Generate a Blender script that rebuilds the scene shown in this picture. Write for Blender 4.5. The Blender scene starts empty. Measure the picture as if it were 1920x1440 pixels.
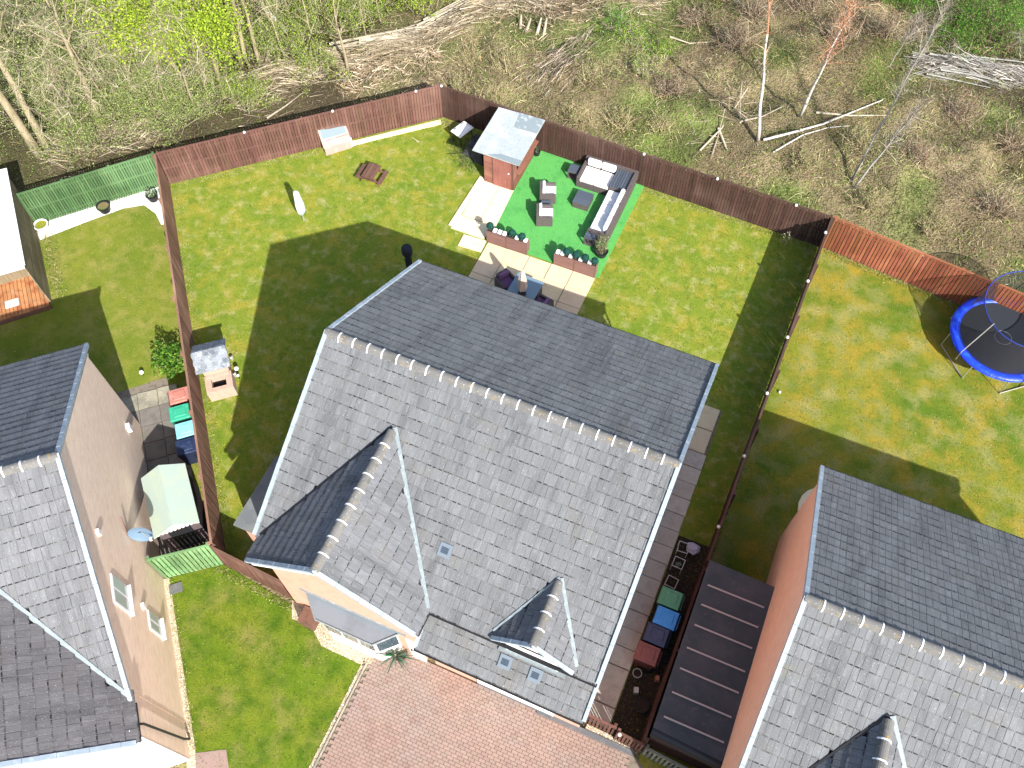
import bpy, math, random
import numpy as np
from mathutils import Vector, Matrix
random.seed(7); RNG = np.random.default_rng(7)
C = bpy.context.scene.collection
SC = bpy.context.scene
# ------------------------------------------------------------------ camera, world, sun, exposure
FPX = 1707.79; YAW = 0.41596; PIT = 0.52680; ROLL = -0.0084; CAMH = 28.8657
RC = (Matrix.Rotation(YAW, 3, 'Z') @ Matrix.Rotation(PIT, 3, 'X') @ Matrix.Rotation(ROLL, 3, 'Z'))
camd = bpy.data.cameras.new('camera'); cam = bpy.data.objects.new('camera', camd); C.objects.link(cam)
cam.matrix_world = Matrix.Translation((0, 0, CAMH)) @ RC.to_4x4()
camd.sensor_width = 36; camd.lens = FPX / 1920 * 36; camd.clip_end = 2000; SC.camera = cam
SUN_AZ = math.radians(139.6); SUN_EL = math.radians(37.0)      # azimuth that shadows fall towards
w = bpy.data.worlds.new('World'); SC.world = w; w.use_nodes = True
nt = w.node_tree; bg = nt.nodes['Background']; sky = nt.nodes.new('ShaderNodeTexSky')
sky.sky_type = 'NISHITA'; sky.sun_disc = False; sky.sun_elevation = SUN_EL
tosun = Vector((-math.cos(SUN_AZ) * math.cos(SUN_EL), -math.sin(SUN_AZ) * math.cos(SUN_EL), math.sin(SUN_EL)))
sky.sun_rotation = math.atan2(tosun.x, tosun.y); sky.dust_density = 2.0; sky.ozone_density = .8; sky.air_density = .9
nt.links.new(sky.outputs[0], bg.inputs[0]); bg.inputs[1].default_value = 0.135
sd = bpy.data.lights.new('sun', 'SUN'); sd.energy = 4.6; sd.angle = math.radians(0.5); sd.color = (1, .975, .93)
so = bpy.data.objects.new('sun', sd); C.objects.link(so)
so.rotation_euler = tosun.to_track_quat('Z', 'Y').to_euler(); so.location = (0, 0, 40)
SC.view_settings.view_transform = 'Standard'; SC.view_settings.look = 'None'
SC.view_settings.exposure = 1.0; SC.view_settings.gamma = 1; SC.view_settings.use_curve_mapping = False

def G(u, v, z=0.0):
    "where the sight line through a photo pixel meets the level z (site survey)"
    d = RC @ Vector(((u - 960) / FPX, -(v - 720) / FPX, -1)); t = (z - CAMH) / d.z
    return Vector((d.x * t, d.y * t, z))

# ------------------------------------------------------------------ materials
class NT:
    def __init__(s, name):
        s.m = bpy.data.materials.new(name); s.m.use_nodes = True; s.t = s.m.node_tree
        s.b = s.t.nodes['Principled BSDF']; s.geo = s.n('ShaderNodeNewGeometry')
    def n(s, t, **k):
        o = s.t.nodes.new(t)
        for a, b in k.items(): setattr(o, a, b)
        return o
    def l(s, a, b): s.t.links.new(a, b)
def M(name, base, rough=.85, layers=(), bump=None, rnd=0.0, attr=False, metal=0.0, rot=0.0, hue=0.0, transl=0.0, spec=.3, wave=None, brick=None, objc=False):
    T = NT(name); pos = T.geo.outputs['Position']
    if objc: pos = T.n('ShaderNodeTexCoord').outputs['Object']
    mp = T.n('ShaderNodeMapping'); mp.inputs['Rotation'].default_value = (0, 0, -rot); T.l(pos, mp.inputs[0])
    if attr:
        a = T.n('ShaderNodeAttribute', attribute_name='Col'); cur = a.outputs['Color']
    else:
        a = T.n('ShaderNodeRGB'); a.outputs[0].default_value = (*base, 1); cur = a.outputs[0]
    for L in layers:
        scale, det, lo, hi, col = L[:5]; st = L[5] if len(L) > 5 else (1, 1, 1); amt = L[6] if len(L) > 6 else 1.0
        m2 = T.n('ShaderNodeMapping'); m2.inputs['Scale'].default_value = st; T.l(mp.outputs[0], m2.inputs[0])
        nz = T.n('ShaderNodeTexNoise'); nz.inputs['Scale'].default_value = scale; nz.inputs['Detail'].default_value = det
        nz.inputs['Roughness'].default_value = .6; T.l(m2.outputs[0], nz.inputs[0])
        mr = T.n('ShaderNodeMapRange'); mr.inputs[1].default_value = lo; mr.inputs[2].default_value = hi; mr.inputs[4].default_value = amt
        T.l(nz.outputs[0], mr.inputs[0])
        mx = T.n('ShaderNodeMix', data_type='RGBA'); T.l(mr.outputs[0], mx.inputs[0]); T.l(cur, mx.inputs[6]); mx.inputs[7].default_value = (*col, 1)
        cur = mx.outputs[2]
    if brick:
        bw, bh, mortar, mcol, plane = brick   # plane: 'x' wall runs along local x, 'y' along local y
        sx = T.n('ShaderNodeSeparateXYZ'); T.l(mp.outputs[0], sx.inputs[0])
        cb = T.n('ShaderNodeCombineXYZ'); ad = T.n('ShaderNodeMath', operation='ADD'); T.l(sx.outputs[0], ad.inputs[0]); T.l(sx.outputs[1], ad.inputs[1])
        T.l(ad.outputs[0], cb.inputs[0]); T.l(sx.outputs[2], cb.inputs[1])
        bt = T.n('ShaderNodeTexBrick'); T.l(cb.outputs[0], bt.inputs[0]); bt.inputs['Scale'].default_value = 1
        bt.inputs['Brick Width'].default_value = bw; bt.inputs['Row Height'].default_value = bh; bt.inputs['Mortar Size'].default_value = mortar
        bt.inputs['Color1'].default_value = (1, 1, 1, 1); bt.inputs['Color2'].default_value = (.88, .85, .83, 1); bt.inputs['Mortar'].default_value = (*mcol, 1)
        mx = T.n('ShaderNodeMix', data_type='RGBA', blend_type='MULTIPLY'); mx.inputs[0].default_value = 1
        T.l(cur, mx.inputs[6]); T.l(bt.outputs[0], mx.inputs[7]); cur = mx.outputs[2]
    if rnd or hue:
        oi = T.n('ShaderNodeObjectInfo'); ad = T.n('ShaderNodeMath', operation='ADD'); T.l(oi.outputs['Random'], ad.inputs[0]); T.l(T.geo.outputs['Random Per Island'], ad.inputs[1])
        fr = T.n('ShaderNodeMath', operation='FRACT'); T.l(ad.outputs[0], fr.inputs[0])
        mr = T.n('ShaderNodeMapRange'); mr.inputs[3].default_value = 1 - rnd; mr.inputs[4].default_value = 1 + rnd; T.l(fr.outputs[0], mr.inputs[0])
        mh = T.n('ShaderNodeMapRange'); f2 = T.n('ShaderNodeMath', operation='MULTIPLY'); f2.inputs[1].default_value = 7.3; T.l(fr.outputs[0], f2.inputs[0])
        f3 = T.n('ShaderNodeMath', operation='FRACT'); T.l(f2.outputs[0], f3.inputs[0]); T.l(f3.outputs[0], mh.inputs[0]); mh.inputs[3].default_value = .5 - hue; mh.inputs[4].default_value = .5 + hue
        hs = T.n('ShaderNodeHueSaturation'); T.l(mr.outputs[0], hs.inputs['Value']); T.l(mh.outputs[0], hs.inputs['Hue']); T.l(cur, hs.inputs['Color']); cur = hs.outputs[0]
    T.l(cur, T.b.inputs['Base Color']); T.b.inputs['Roughness'].default_value = rough; T.b.inputs['Metallic'].default_value = metal
    T.b.inputs['Specular IOR Level'].default_value = spec
    if bump:
        sc, stg, dist = bump; st = bump[3] if len(bump) > 3 else (1, 1, 1) if len(bump) == 3 else bump[3]
        m2 = T.n('ShaderNodeMapping'); m2.inputs['Scale'].default_value = st; T.l(mp.outputs[0], m2.inputs[0])
        nz = T.n('ShaderNodeTexNoise'); nz.inputs['Scale'].default_value = sc; nz.inputs['Detail'].default_value = 4; T.l(m2.outputs[0], nz.inputs[0])
        bp = T.n('ShaderNodeBump'); bp.inputs['Strength'].default_value = stg; bp.inputs['Distance'].default_value = dist
        T.l(nz.outputs[0], bp.inputs['Height']); T.l(bp.outputs[0], T.b.inputs['Normal'])
    if transl:
        tr = T.n('ShaderNodeBsdfTranslucent'); T.l(cur, tr.inputs[0]); ms = T.n('ShaderNodeMixShader'); ms.inputs[0].default_value = transl
        T.l(T.b.outputs[0], ms.inputs[1]); T.l(tr.outputs[0], ms.inputs[2])
        T.l(ms.outputs[0], T.t.nodes['Material Output'].inputs[0])
    return T.m

# ------------------------------------------------------------------ mesh helpers
class MB:
    def __init__(s): s.v = []; s.f = []
    def add(s, vs, fs):
        o = len(s.v); s.v += [tuple(x) for x in vs]; s.f += [tuple(i + o for i in f) for f in fs]; return s
    def box(s, c, d, rz=0, M4=None, taper=1.0):
        x, y, z = d[0] / 2, d[1] / 2, d[2] / 2; R = Matrix.Rotation(rz, 3, 'Z')
        vs = []
        for k in (-1, 1):
            tp = taper if k == 1 else 1
            for a, b in ((-1, -1), (1, -1), (1, 1), (-1, 1)): vs.append(R @ Vector((a * x * tp, b * y * tp, k * z)) + Vector(c))
        if M4 is not None: vs = [M4 @ v for v in vs]
        return s.add(vs, [(3, 2, 1, 0), (4, 5, 6, 7), (0, 1, 5, 4), (1, 2, 6, 5), (2, 3, 7, 6), (3, 0, 4, 7)])
    def bx(s, x0, x1, y0, y1, z0, z1): return s.box(((x0 + x1) / 2, (y0 + y1) / 2, (z0 + z1) / 2), (x1 - x0, y1 - y0, z1 - z0))
    def prism(s, pts, z0, z1):
        a = sum(pts[i][0] * pts[(i + 1) % len(pts)][1] - pts[(i + 1) % len(pts)][0] * pts[i][1] for i in range(len(pts)))
        if a < 0: pts = pts[::-1]
        n = len(pts); vs = [(p[0], p[1], z0) for p in pts] + [(p[0], p[1], z1) for p in pts]
        return s.add(vs, [tuple(range(n))[::-1], tuple(range(n, 2 * n))] + [(i, (i + 1) % n, (i + 1) % n + n, i + n) for i in range(n)])
    def slab(s, quad, t):
        "quad of 3D points thickened downwards along its normal"
        q = [Vector(p) for p in quad]; nn = (q[1] - q[0]).cross(q[2] - q[0]).normalized()
        if nn.z < 0: q = q[::-1]; nn = -nn
        n = len(q); vs = q + [p - nn * t for p in q]
        return s.add(vs, [tuple(range(n)), tuple(range(n, 2 * n))[::-1]] + [(i, i + n, (i + 1) % n + n, (i + 1) % n) for i in range(n)])
    def tube(s, pts, r, n=6, cap=True):
        pts = [Vector(p) for p in pts]; rr = r if isinstance(r, (list, tuple)) else [r] * len(pts); o = len(s.v); up = Vector((0, 0, 1))
        for i, p in enumerate(pts):
            d = (pts[min(i + 1, len(pts) - 1)] - pts[max(i - 1, 0)]).normalized(); a = d.cross(up)
            if a.length < .05: a = d.cross(Vector((1, 0, 0)))
            a.normalize(); b = a.cross(d)
            for k in range(n):
                t = 2 * math.pi * k / n; s.v.append(tuple(p + (a * math.cos(t) + b * math.sin(t)) * rr[i]))
        for i in range(len(pts) - 1):
            for k in range(n):
                s.f.append((o + i * n + k, o + i * n + (k + 1) % n, o + (i + 1) * n + (k + 1) % n, o + (i + 1) * n + k))
        if cap: s.f.append(tuple(o + k for k in range(n))[::-1]); s.f.append(tuple(o + (len(pts) - 1) * n + k for k in range(n)))
        return s
    def lathe(s, prof, n=16, c=(0, 0, 0)):
        o = len(s.v)
        for r, z in prof:
            for k in range(n):
                t = 2 * math.pi * k / n; s.v.append((c[0] + r * math.cos(t), c[1] + r * math.sin(t), c[2] + z))
        for i in range(len(prof) - 1):
            for k in range(n): s.f.append((o + i * n + k, o + i * n + (k + 1) % n, o + (i + 1) * n + (k + 1) % n, o + (i + 1) * n + k))
        s.f.append(tuple(o + k for k in range(n))[::-1]); s.f.append(tuple(o + (len(prof) - 1) * n + k for k in range(n)))
        return s
    def ball(s, c, r, n=12, m=8, sz=1.0):
        return s.lathe([(r * max(.02, math.sin(math.pi * i / m)), -r * sz * math.cos(math.pi * i / m)) for i in range(m + 1)], n, c)
    def mesh(s, name): me = bpy.data.meshes.new(name); me.from_pydata(s.v, [], s.f); me.update(); return me
    def build(s, name, mat, parent=None, loc=None, rz=0, smooth=False, bevel=0):
        o = bpy.data.objects.new(name, s.mesh(name)); C.objects.link(o); o.data.materials.append(mat)
        if parent: o.parent = parent
        if loc is not None: o.location = loc
        if rz: o.rotation_euler = (0, 0, rz)
        if smooth: o.data.shade_smooth()
        if bevel:
            b = o.modifiers.new('bevel', 'BEVEL'); b.width = bevel; b.segments = 2; b.limit_method = 'ANGLE'
        return o
def tag(o, label=None, cat=None, group=None, kind=None):
    if label: o['label'] = label
    if cat: o['category'] = cat
    if group: o['group'] = group
    if kind: o['kind'] = kind
    return o
def thing(name, label, cat, loc=(0, 0, 0), rz=0, group=None):
    o = bpy.data.objects.new(name, None); C.objects.link(o); o.location = loc; o.rotation_euler = (0, 0, rz)
    return tag(o, label, cat, group)
def struct(o): o['kind'] = 'structure'; return o
def copy_tree(o, parent=None):
    c = o.copy(); C.objects.link(c); c.parent = parent
    for ch in list(o.children): copy_tree(ch, c)
    return c
def npmesh(name, V, F, mat, parent=None, col=None, kind=None):
    V = np.asarray(V, np.float32); F = np.asarray(F, np.int32); k = F.shape[1]
    me = bpy.data.meshes.new(name); me.vertices.add(len(V)); me.vertices.foreach_set('co', V.ravel())
    me.loops.add(F.size); me.loops.foreach_set('vertex_index', F.ravel()); me.polygons.add(len(F))
    me.polygons.foreach_set('loop_start', np.arange(0, F.size, k, dtype=np.int32))
    if col is not None:
        a = me.color_attributes.new('Col', 'FLOAT_COLOR', 'POINT'); cc = np.ones((len(V), 4), np.float32); cc[:, :3] = col; a.data.foreach_set('color', cc.ravel())
    me.update(calc_edges=True); me.shade_flat(); me.materials.append(mat)
    o = bpy.data.objects.new(name, me); C.objects.link(o)
    if parent: o.parent = parent
    if kind: o['kind'] = kind
    return o
def unit(a): return a / (np.linalg.norm(a, axis=1, keepdims=True) + 1e-9)
def ribbons(base, d, L, wd, droop, segs=3):
    "thin curved blades or twigs: arrays -> verts, quads"
    N = len(base); d = unit(d); side = unit(np.cross(d, unit(RNG.normal(size=(N, 3)) + 1e-3))); V = np.zeros((N, 2 * (segs + 1), 3))
    for k in range(segs + 1):
        t = k / segs; p = base + d * (L * t)[:, None]; p[:, 2] -= droop * L * t * t
        wv = side * (wd * (1 - .75 * t))[:, None] / 2; V[:, 2 * k] = p - wv; V[:, 2 * k + 1] = p + wv
    q = np.array([[2 * k, 2 * k + 1, 2 * k + 3, 2 * k + 2] for k in range(segs)]); F = (np.arange(N) * 2 * (segs + 1))[:, None, None] + q[None]
    return V.reshape(-1, 3), F.reshape(-1, 4), 2 * (segs + 1)
def leafquads(c, size, up=.6):
    N = len(c); n = unit(RNG.normal(size=(N, 3)) + np.array([0, 0, up])); a = unit(np.cross(n, unit(RNG.normal(size=(N, 3))))); b = np.cross(n, a)
    s = size[:, None]; V = np.stack([c - a * s, c - b * s * .55, c + a * s, c + b * s * .55], 1)
    return V.reshape(-1, 3), np.arange(4 * N).reshape(N, 4), 4
def pickcol(N, cols, wts=None, var=.18):
    cols = np.array(cols); i = RNG.choice(len(cols), N, p=None if wts is None else np.array(wts) / sum(wts))
    return cols[i] * (1 + RNG.normal(size=(N, 1)) * var).clip(.4, 1.7)

# value noise for placing vegetation
_gr = RNG.random((64, 64))
def vnoise(x, y, s):
    x = np.asarray(x) * s + 100; y = np.asarray(y) * s + 100; xi = np.floor(x).astype(int); yi = np.floor(y).astype(int); fx = x - xi; fy = y - yi
    fx = fx * fx * (3 - 2 * fx); fy = fy * fy * (3 - 2 * fy); g = lambda a, b: _gr[a % 64, b % 64]
    return (g(xi, yi) * (1 - fx) + g(xi + 1, yi) * fx) * (1 - fy) + (g(xi, yi + 1) * (1 - fx) + g(xi + 1, yi + 1) * fx) * fy
def inpoly(x, y, P):
    x = np.asarray(x); r = np.zeros(x.shape, bool); j = len(P) - 1
    for i in range(len(P)):
        xi, yi = P[i][:2]; xj, yj = P[j][:2]
        c = ((yi > y) != (yj > y)) & (x < (xj - xi) * (y - yi) / (yj - yi + 1e-12) + xi); r ^= c; j = i
    return r
def scatter(P, n):
    a = np.array([p[:2] for p in P]); lo = a.min(0); hi = a.max(0); q = lo + RNG.random((n, 2)) * (hi - lo); return q[inpoly(q[:, 0], q[:, 1], P)]

# ------------------------------------------------------------------ material library
lawn_layers = [(.42, 3, .40, .66, (.155, .245, .022)), (1.2, 4, .46, .66, (.37, .32, .045)), (2.2, 5, .51, .70, (.46, .42, .17), (1, 1, 1), .85),
               (3.0, 5, .49, .69, (.11, .20, .016), (1, 1, 1), .8), (18, 5, .38, .74, (.10, .13, .012), (1, 1, 1), .6), (55, 3, .50, .80, (.48, .43, .17), (1, 1, 1), .35)]
m_lawn = M('lawn_grass', (.24, .295, .032), 1, lawn_layers, bump=(45, .9, .05), spec=.05)
m_lawnL = M('lawn_grass_left', (.23, .255, .035), 1, [(.5, 3, .40, .64, (.16, .215, .026)), (1.2, 4, .46, .72, (.35, .30, .09)), (2.8, 4, .46, .74, (.12, .18, .02), (1, 1, 1), .7), (20, 5, .38, .78, (.10, .125, .018), (1, 1, 1), .55)], bump=(45, .9, .05), spec=.05)
m_lawnR = M('lawn_grass_right', (.24, .245, .030), 1, [(.36, 3, .40, .60, (.105, .18, .018)), (.8, 4, .44, .66, (.37, .27, .038)), (1.2, 4, .48, .70, (.43, .37, .15), (1, 1, 1), .9), (2.4, 4, .48, .74, (.10, .17, .016), (1, 1, 1), .75), (18, 5, .38, .78, (.09, .11, .014), (1, 1, 1), .6)], bump=(45, .9, .05), spec=.05)
m_lawnF = M('lawn_grass_front', (.135, .21, .016), 1, [(.45, 3, .42, .64, (.20, .235, .026)), (1.0, 4, .48, .72, (.27, .24, .075), (1, 1, 1), .85), (1.7, 4, .44, .70, (.055, .125, .010), (1, 1, 1), .85), (20, 5, .38, .78, (.06, .095, .01), (1, 1, 1), .6)], bump=(45, .9, .05), spec=.05)
m_blade = M('grass_blades', (1, 1, 1), 1, attr=True, transl=.35, spec=.05)
m_twig = M('twig', (1, 1, 1), .95, attr=True, spec=.1)
m_leaf = M('leaf', (1, 1, 1), .7, attr=True, transl=.45, spec=.25)
m_soil = M('woodland_soil', (.20, .165, .085), 1, [(.35, 4, .42, .6, (.30, .24, .14)), (.7, 4, .48, .62, (.17, .19, .05)), (6, 4, .5, .72, (.10, .075, .04), (1, 1, 1), .7), (30, 3, .5, .75, (.38, .32, .2), (1, 1, 1), .6)], bump=(12, 1, .15), spec=.05)
def roofmat(name, rot, base, st=(1, .15, .15), moss=.10):
    return M(name, base, .75, [(2.2, 4, .46, .66, tuple(c * .72 for c in base), st), (9, 3, .5, .7, tuple(c * 1.3 for c in base), (1, .22, .22), .7), (1.1, 3, .55, .72, (base[0] * 1.05, base[1] * .98, base[2] * .9), (1, 1, 1), .8),
        (38, 2, .66, .71, (.40, .42, .40), (1, 1, 1), .75), (17, 4, .68, .73, (.42, .43, .40), (1, 1, 1), .6), (.9, 4, .66, .76, (.16, .15, .09), (1, 1, 1), moss * 4)], bump=(60, .35, .01), rnd=.10, hue=.012, rot=rot, spec=.35)
m_tile = roofmat('concrete_tile', 0, (.133, .137, .141)); m_tile2 = roofmat('concrete_tile_left', math.radians(42.16), (.138, .140, .147))
m_tilegab = roofmat('concrete_tile_gable', math.radians(90), (.128, .132, .140), moss=.02); m_tilegab2 = roofmat('concrete_tile_gable_left', math.radians(132), (.112, .106, .11), moss=.02)
m_under = M('roof_underlay', (.02, .02, .022), .95)
m_ridge = M('ridge_tile', (.145, .140, .132), .9, [(3, 4, .5, .7, (.10, .10, .09)), (7, 4, .60, .70, (.30, .20, .05), (1, 1, 1), .8), (20, 3, .62, .7, (.45, .45, .42), (1, 1, 1), .7)], rnd=.12)
m_clip = M('white_ridge_union', (.78, .8, .82), .5)
m_verge = M('dry_verge_trim', (.27, .325, .37), .6, [(5, 3, .5, .7, (.38, .44, .49)), (18, 3, .58, .7, (.25, .30, .34), (1, 1, 1), .7)])
m_lead = M('lead_valley', (.20, .235, .245), .55, [(6, 3, .5, .7, (.28, .33, .34)), (20, 3, .58, .7, (.12, .14, .14), (1, 1, 1), .7)])
m_gutter = M('black_gutter', (.012, .012, .014), .35)
m_white = M('white_paint', (.80, .80, .79), .5)
m_brickR = M('salmon_brick_lightened', (.82, .56, .40), .9, [(4, 4, .5, .7, (.76, .50, .35))], brick=(.225, .075, .008, (.9, .86, .8), 'x'), bump=(60, .3, .01))  # salmon brick with a lightened colour to offset shade on the right house
m_glassp = M('pale_window_glass', (.42, .45, .46), .12, spec=.6)  # paler glass colour for the left house side windows
m_render = M('cream_render', (.80, .76, .68), .9, [(3, 4, .55, .75, (.72, .68, .60))], bump=(90, .2, .01))
m_brickO = M('salmon_brick', (.64, .36, .27), .9, [(4, 4, .5, .7, (.58, .32, .24))], brick=(.225, .075, .008, (.9, .86, .8), 'x'), bump=(60, .3, .01))
m_brickB = M('buff_brick', (.92, .73, .58), .9, [(4, 4, .5, .7, (.88, .68, .53))], brick=(.225, .075, .008, (.9, .86, .8), 'x'), bump=(60, .3, .01), rot=math.radians(42.16))
m_felt = M('grey_roofing_felt', (.155, .165, .16), .9, [(1.5, 4, .45, .65, (.12, .13, .135)), (40, 3, .5, .7, (.2, .21, .2), (1, 1, 1), .5)], bump=(80, .3, .01))
m_glass = M('window_glass', (.05, .07, .09), .05, spec=.6)
m_astro = M('artificial_turf', (.105, .355, .085), .95, [(1.2, 4, .5, .68, (.08, .29, .07)), (5, 4, .58, .74, (.05, .24, .065), (1, 1, 1), .7), (60, 3, .5, .75, (.10, .44, .15), (1, 1, 1), .5)], bump=(120, .5, .02), spec=.1)
m_slab = M('sandstone_slab', (.66, .52, .33), .9, [(2.5, 4, .5, .68, (.58, .45, .28)), (14, 4, .55, .75, (.50, .38, .24), (1, 1, 1), .6)], rnd=.06, hue=.01, bump=(30, .25, .01))
m_slabc = M('cream_slab', (.74, .64, .42), .9, [(2.5, 4, .5, .7, (.66, .56, .36))], rnd=.05, bump=(30, .2, .01))
m_slabg = M('grey_slab', (.56, .52, .43), .9, [(2.5, 4, .45, .68, (.46, .42, .35)), (12, 4, .55, .75, (.26, .24, .2), (1, 1, 1), .5)], rnd=.1, bump=(30, .3, .01))
m_slabd = M('dark_paving', (.17, .15, .13), .95, [(2.5, 4, .45, .68, (.12, .11, .095)), (30, 3, .55, .7, (.26, .24, .2), (1, 1, 1), .5)], rnd=.12, bump=(30, .3, .01))
m_slabw = M('weathered_paving', (.33, .30, .22), .95, [(2, 4, .42, .62, (.22, .20, .15)), (7, 4, .5, .7, (.42, .39, .30), (1, 1, 1), .6)], rnd=.1, bump=(30, .3, .01))
m_mortar = M('joint_sand', (.20, .165, .125), 1, [(6, 3, .5, .7, (.12, .10, .08))])
m_paver = M('block_paver', (.285, .198, .160), .9, [(.45, 4, .42, .64, (.275, .212, .182)), (3, 4, .5, .7, (.25, .168, .135)), (25, 3, .55, .7, (.32, .24, .20), (1, 1, 1), .4)], rnd=.075, hue=.006, bump=(60, .3, .01))
m_gravel = M('pale_gravel', (.52, .43, .29), .95, [(18, 3, .45, .6, (.30, .24, .15)), (45, 2, .5, .62, (.72, .66, .52))], bump=(35, 1, .04))
m_wgravel = M('white_gravel', (.82, .80, .78), .95, [(35, 2, .5, .66, (.60, .57, .54))], bump=(45, .8, .03))
m_kerb = M('grey_edging', (.12, .12, .125), .9, [(6, 3, .5, .7, (.18, .18, .18))])
def fencemat(n, c, st=(12, 12, .6)):
    return M(n, c, .85, [(2, 4, .45, .65, tuple(x * .62 for x in c), st), (.35, 3, .5, .65, tuple(min(1, x * 1.3 + .012) for x in c)), (5, 4, .62, .74, tuple(min(.6, x * 1.7 + .05) for x in c), st, .7)], rnd=.2, hue=.01, spec=.15)
m_fbrown = fencemat('brown_fence_stain', (.130, .066, .050)); m_fdark = fencemat('dark_brown_fence_stain', (.078, .042, .033)); m_forange = fencemat('orange_fence_stain', (.27, .092, .048))
m_fgreen = fencemat('green_fence_paint', (.070, .135, .052)); m_fgreen2 = fencemat('sage_fence_paint', (.13, .235, .10)); m_fside = fencemat('faded_brown_fence', (.21, .115, .08)); m_fgrey = fencemat('grey_weathered_fence', (.20, .20, .16))
m_shedw = fencemat('red_brown_cladding', (.20, .085, .06)); m_cabin = fencemat('grey_brown_cladding', (.21, .17, .105)); m_deck = M('orange_deck', (.44, .21, .095), .6, [(3, 4, .45, .65, (.30, .10, .04)), (2, 4, .58, .75, (.55, .30, .18), (1, 1, 1), .7)], rnd=.15)
m_cap = M('pale_post_cap', (.62, .6, .56), .6)
m_rattan = M('dark_rattan', (.115, .095, .092), .7, [(60, 2, .45, .65, (.05, .04, .04))], bump=(70, .6, .01)); m_rattang = M('grey_slat_top', (.075, .09, .115), .35, rnd=.12)
m_cush = M('white_cushion', (.80, .79, .78), .95, bump=(6, .25, .05)); m_purple = M('purple_cushion', (.17, .09, .19), .95, bump=(8, .3, .05)); m_beige = M('beige_canvas', (.50, .41, .35), .95, bump=(9, .4, .05))
m_tglass = M('blue_grey_glass', (.16, .23, .28), .12, spec=.6)
m_dark = M('dark_plastic', (.015, .015, .018), .5); m_black = M('black_void', (.008, .008, .009), .9)
m_topiary = M('topiary_green', (.02, .10, .075), .9, [(25, 3, .45, .65, (.008, .05, .04))], bump=(40, 1, .05)); m_planter = M('planter_wood', (.20, .11, .095), .8, [(2, 3, .5, .7, (.15, .08, .07), (1, 1, 10))], rnd=.1)
m_wood = M('picnic_wood', (.135, .07, .05), .85, [(6, 3, .5, .7, (.09, .045, .03))], rnd=.15)
m_bark = M('beige_bark', (.30, .245, .155), .95, [(4, 4, .45, .65, (.19, .17, .09), (1, 1, .3)), (14, 3, .55, .7, (.40, .34, .24), (1, 1, .3), .7)], bump=(20, .7, .03)); m_birch = M('birch_bark', (.50, .475, .425), .85, [(5, 3, .56, .64, (.12, .09, .07), (1, 1, 3)), (2, 3, .5, .7, (.50, .44, .36))])
m_pole = M('cut_pole_bark', (.36, .31, .23), .9, [(3, 4, .5, .68, (.24, .205, .14)), (10, 3, .58, .7, (.50, .45, .37), (1, 1, 1), .7)], rnd=.25, bump=(25, .5, .02)); m_poleg = M('grey_pole_bark', (.30, .29, .26), .9, [(5, 4, .5, .68, (.20, .19, .16))], rnd=.3, bump=(25, .5, .02))
m_cut = M('fresh_cut_wood', (.72, .60, .42), .8)
m_orangetwig = M('orange_birch_twig', (.40, .20, .11), .9)
m_alu = M('galvanised_steel', (.5, .48, .42), .4, metal=.5); m_blue = M('blue_pad_vinyl', (.015, .05, .62), .35, [(3, 3, .5, .7, (.03, .13, .70))], bump=(7, .5, .05)); m_mat = M('trampoline_mat', (.022, .026, .034), .8)
m_soild = M('dark_soil', (.035, .028, .02), 1, [(9, 4, .5, .7, (.06, .05, .035))], bump=(25, 1, .05))
m_fil = M('soil_and_moss', (.17, .14, .06), 1, [(3, 4, .45, .6, (.10, .14, .03)), (12, 4, .5, .7, (.28, .22, .12))], bump=(25, 1, .05))

# ------------------------------------------------------------------ GROUND
gs = MB(); gs.add([(-250, -250, -.02), (250, -250, -.02), (250, 250, -.02), (-250, 250, -.02)], [(0, 1, 2, 3)])
struct(gs.build('ground', m_soil))
def sheet(name, P, z, mat):
    P = [tuple(p[:2]) for p in P]; a = sum(P[i][0] * P[(i + 1) % len(P)][1] - P[(i + 1) % len(P)][0] * P[i][1] for i in range(len(P)))
    if a < 0: P = P[::-1]
    b = MB(); b.add([(x, y, z) for x, y in P], [tuple(range(len(P)))]); return struct(b.build(name, mat))
FL0 = (-23.88, 18.62); FL1 = (-12.70, 5.37); FB = (-15.02, 26.69); FR0 = (1.99, 26.09); FR1 = (1.70, 5.35)
P_main = [FL0, FB, FR0, FR1, (-.1, 5.4), (-10.2, 5.2), FL1]
P_left = [(-27.75, 14.6), (-23.9, 18.65), (-12.75, 5.4), (-14.25, 4.2), (-20, 6.0), (-26, -1), (-40, 6)]
P_right = [(2.05, 26.05), (24, 23.4), (24, 2), (1.75, 4.9)]
P_front = [(-14.25, 4.12), (-12.85, 5.3), (-9.75, 4.98), (-9.67, 4.6), (-8.6, 4.5), (-7.0, 4.38), (-6.92, -8), (-12, -8), (-9.9, -1.2), (-10.62, -.05), (-12.2, 1.95)]
sheet('lawn', P_main, 0.0, m_lawn); sheet('lawn', P_left, 0.0, m_lawnL); sheet('lawn', P_right, 0.0, m_lawnR); sheet('lawn', P_front, 0.002, m_lawnF)
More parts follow.
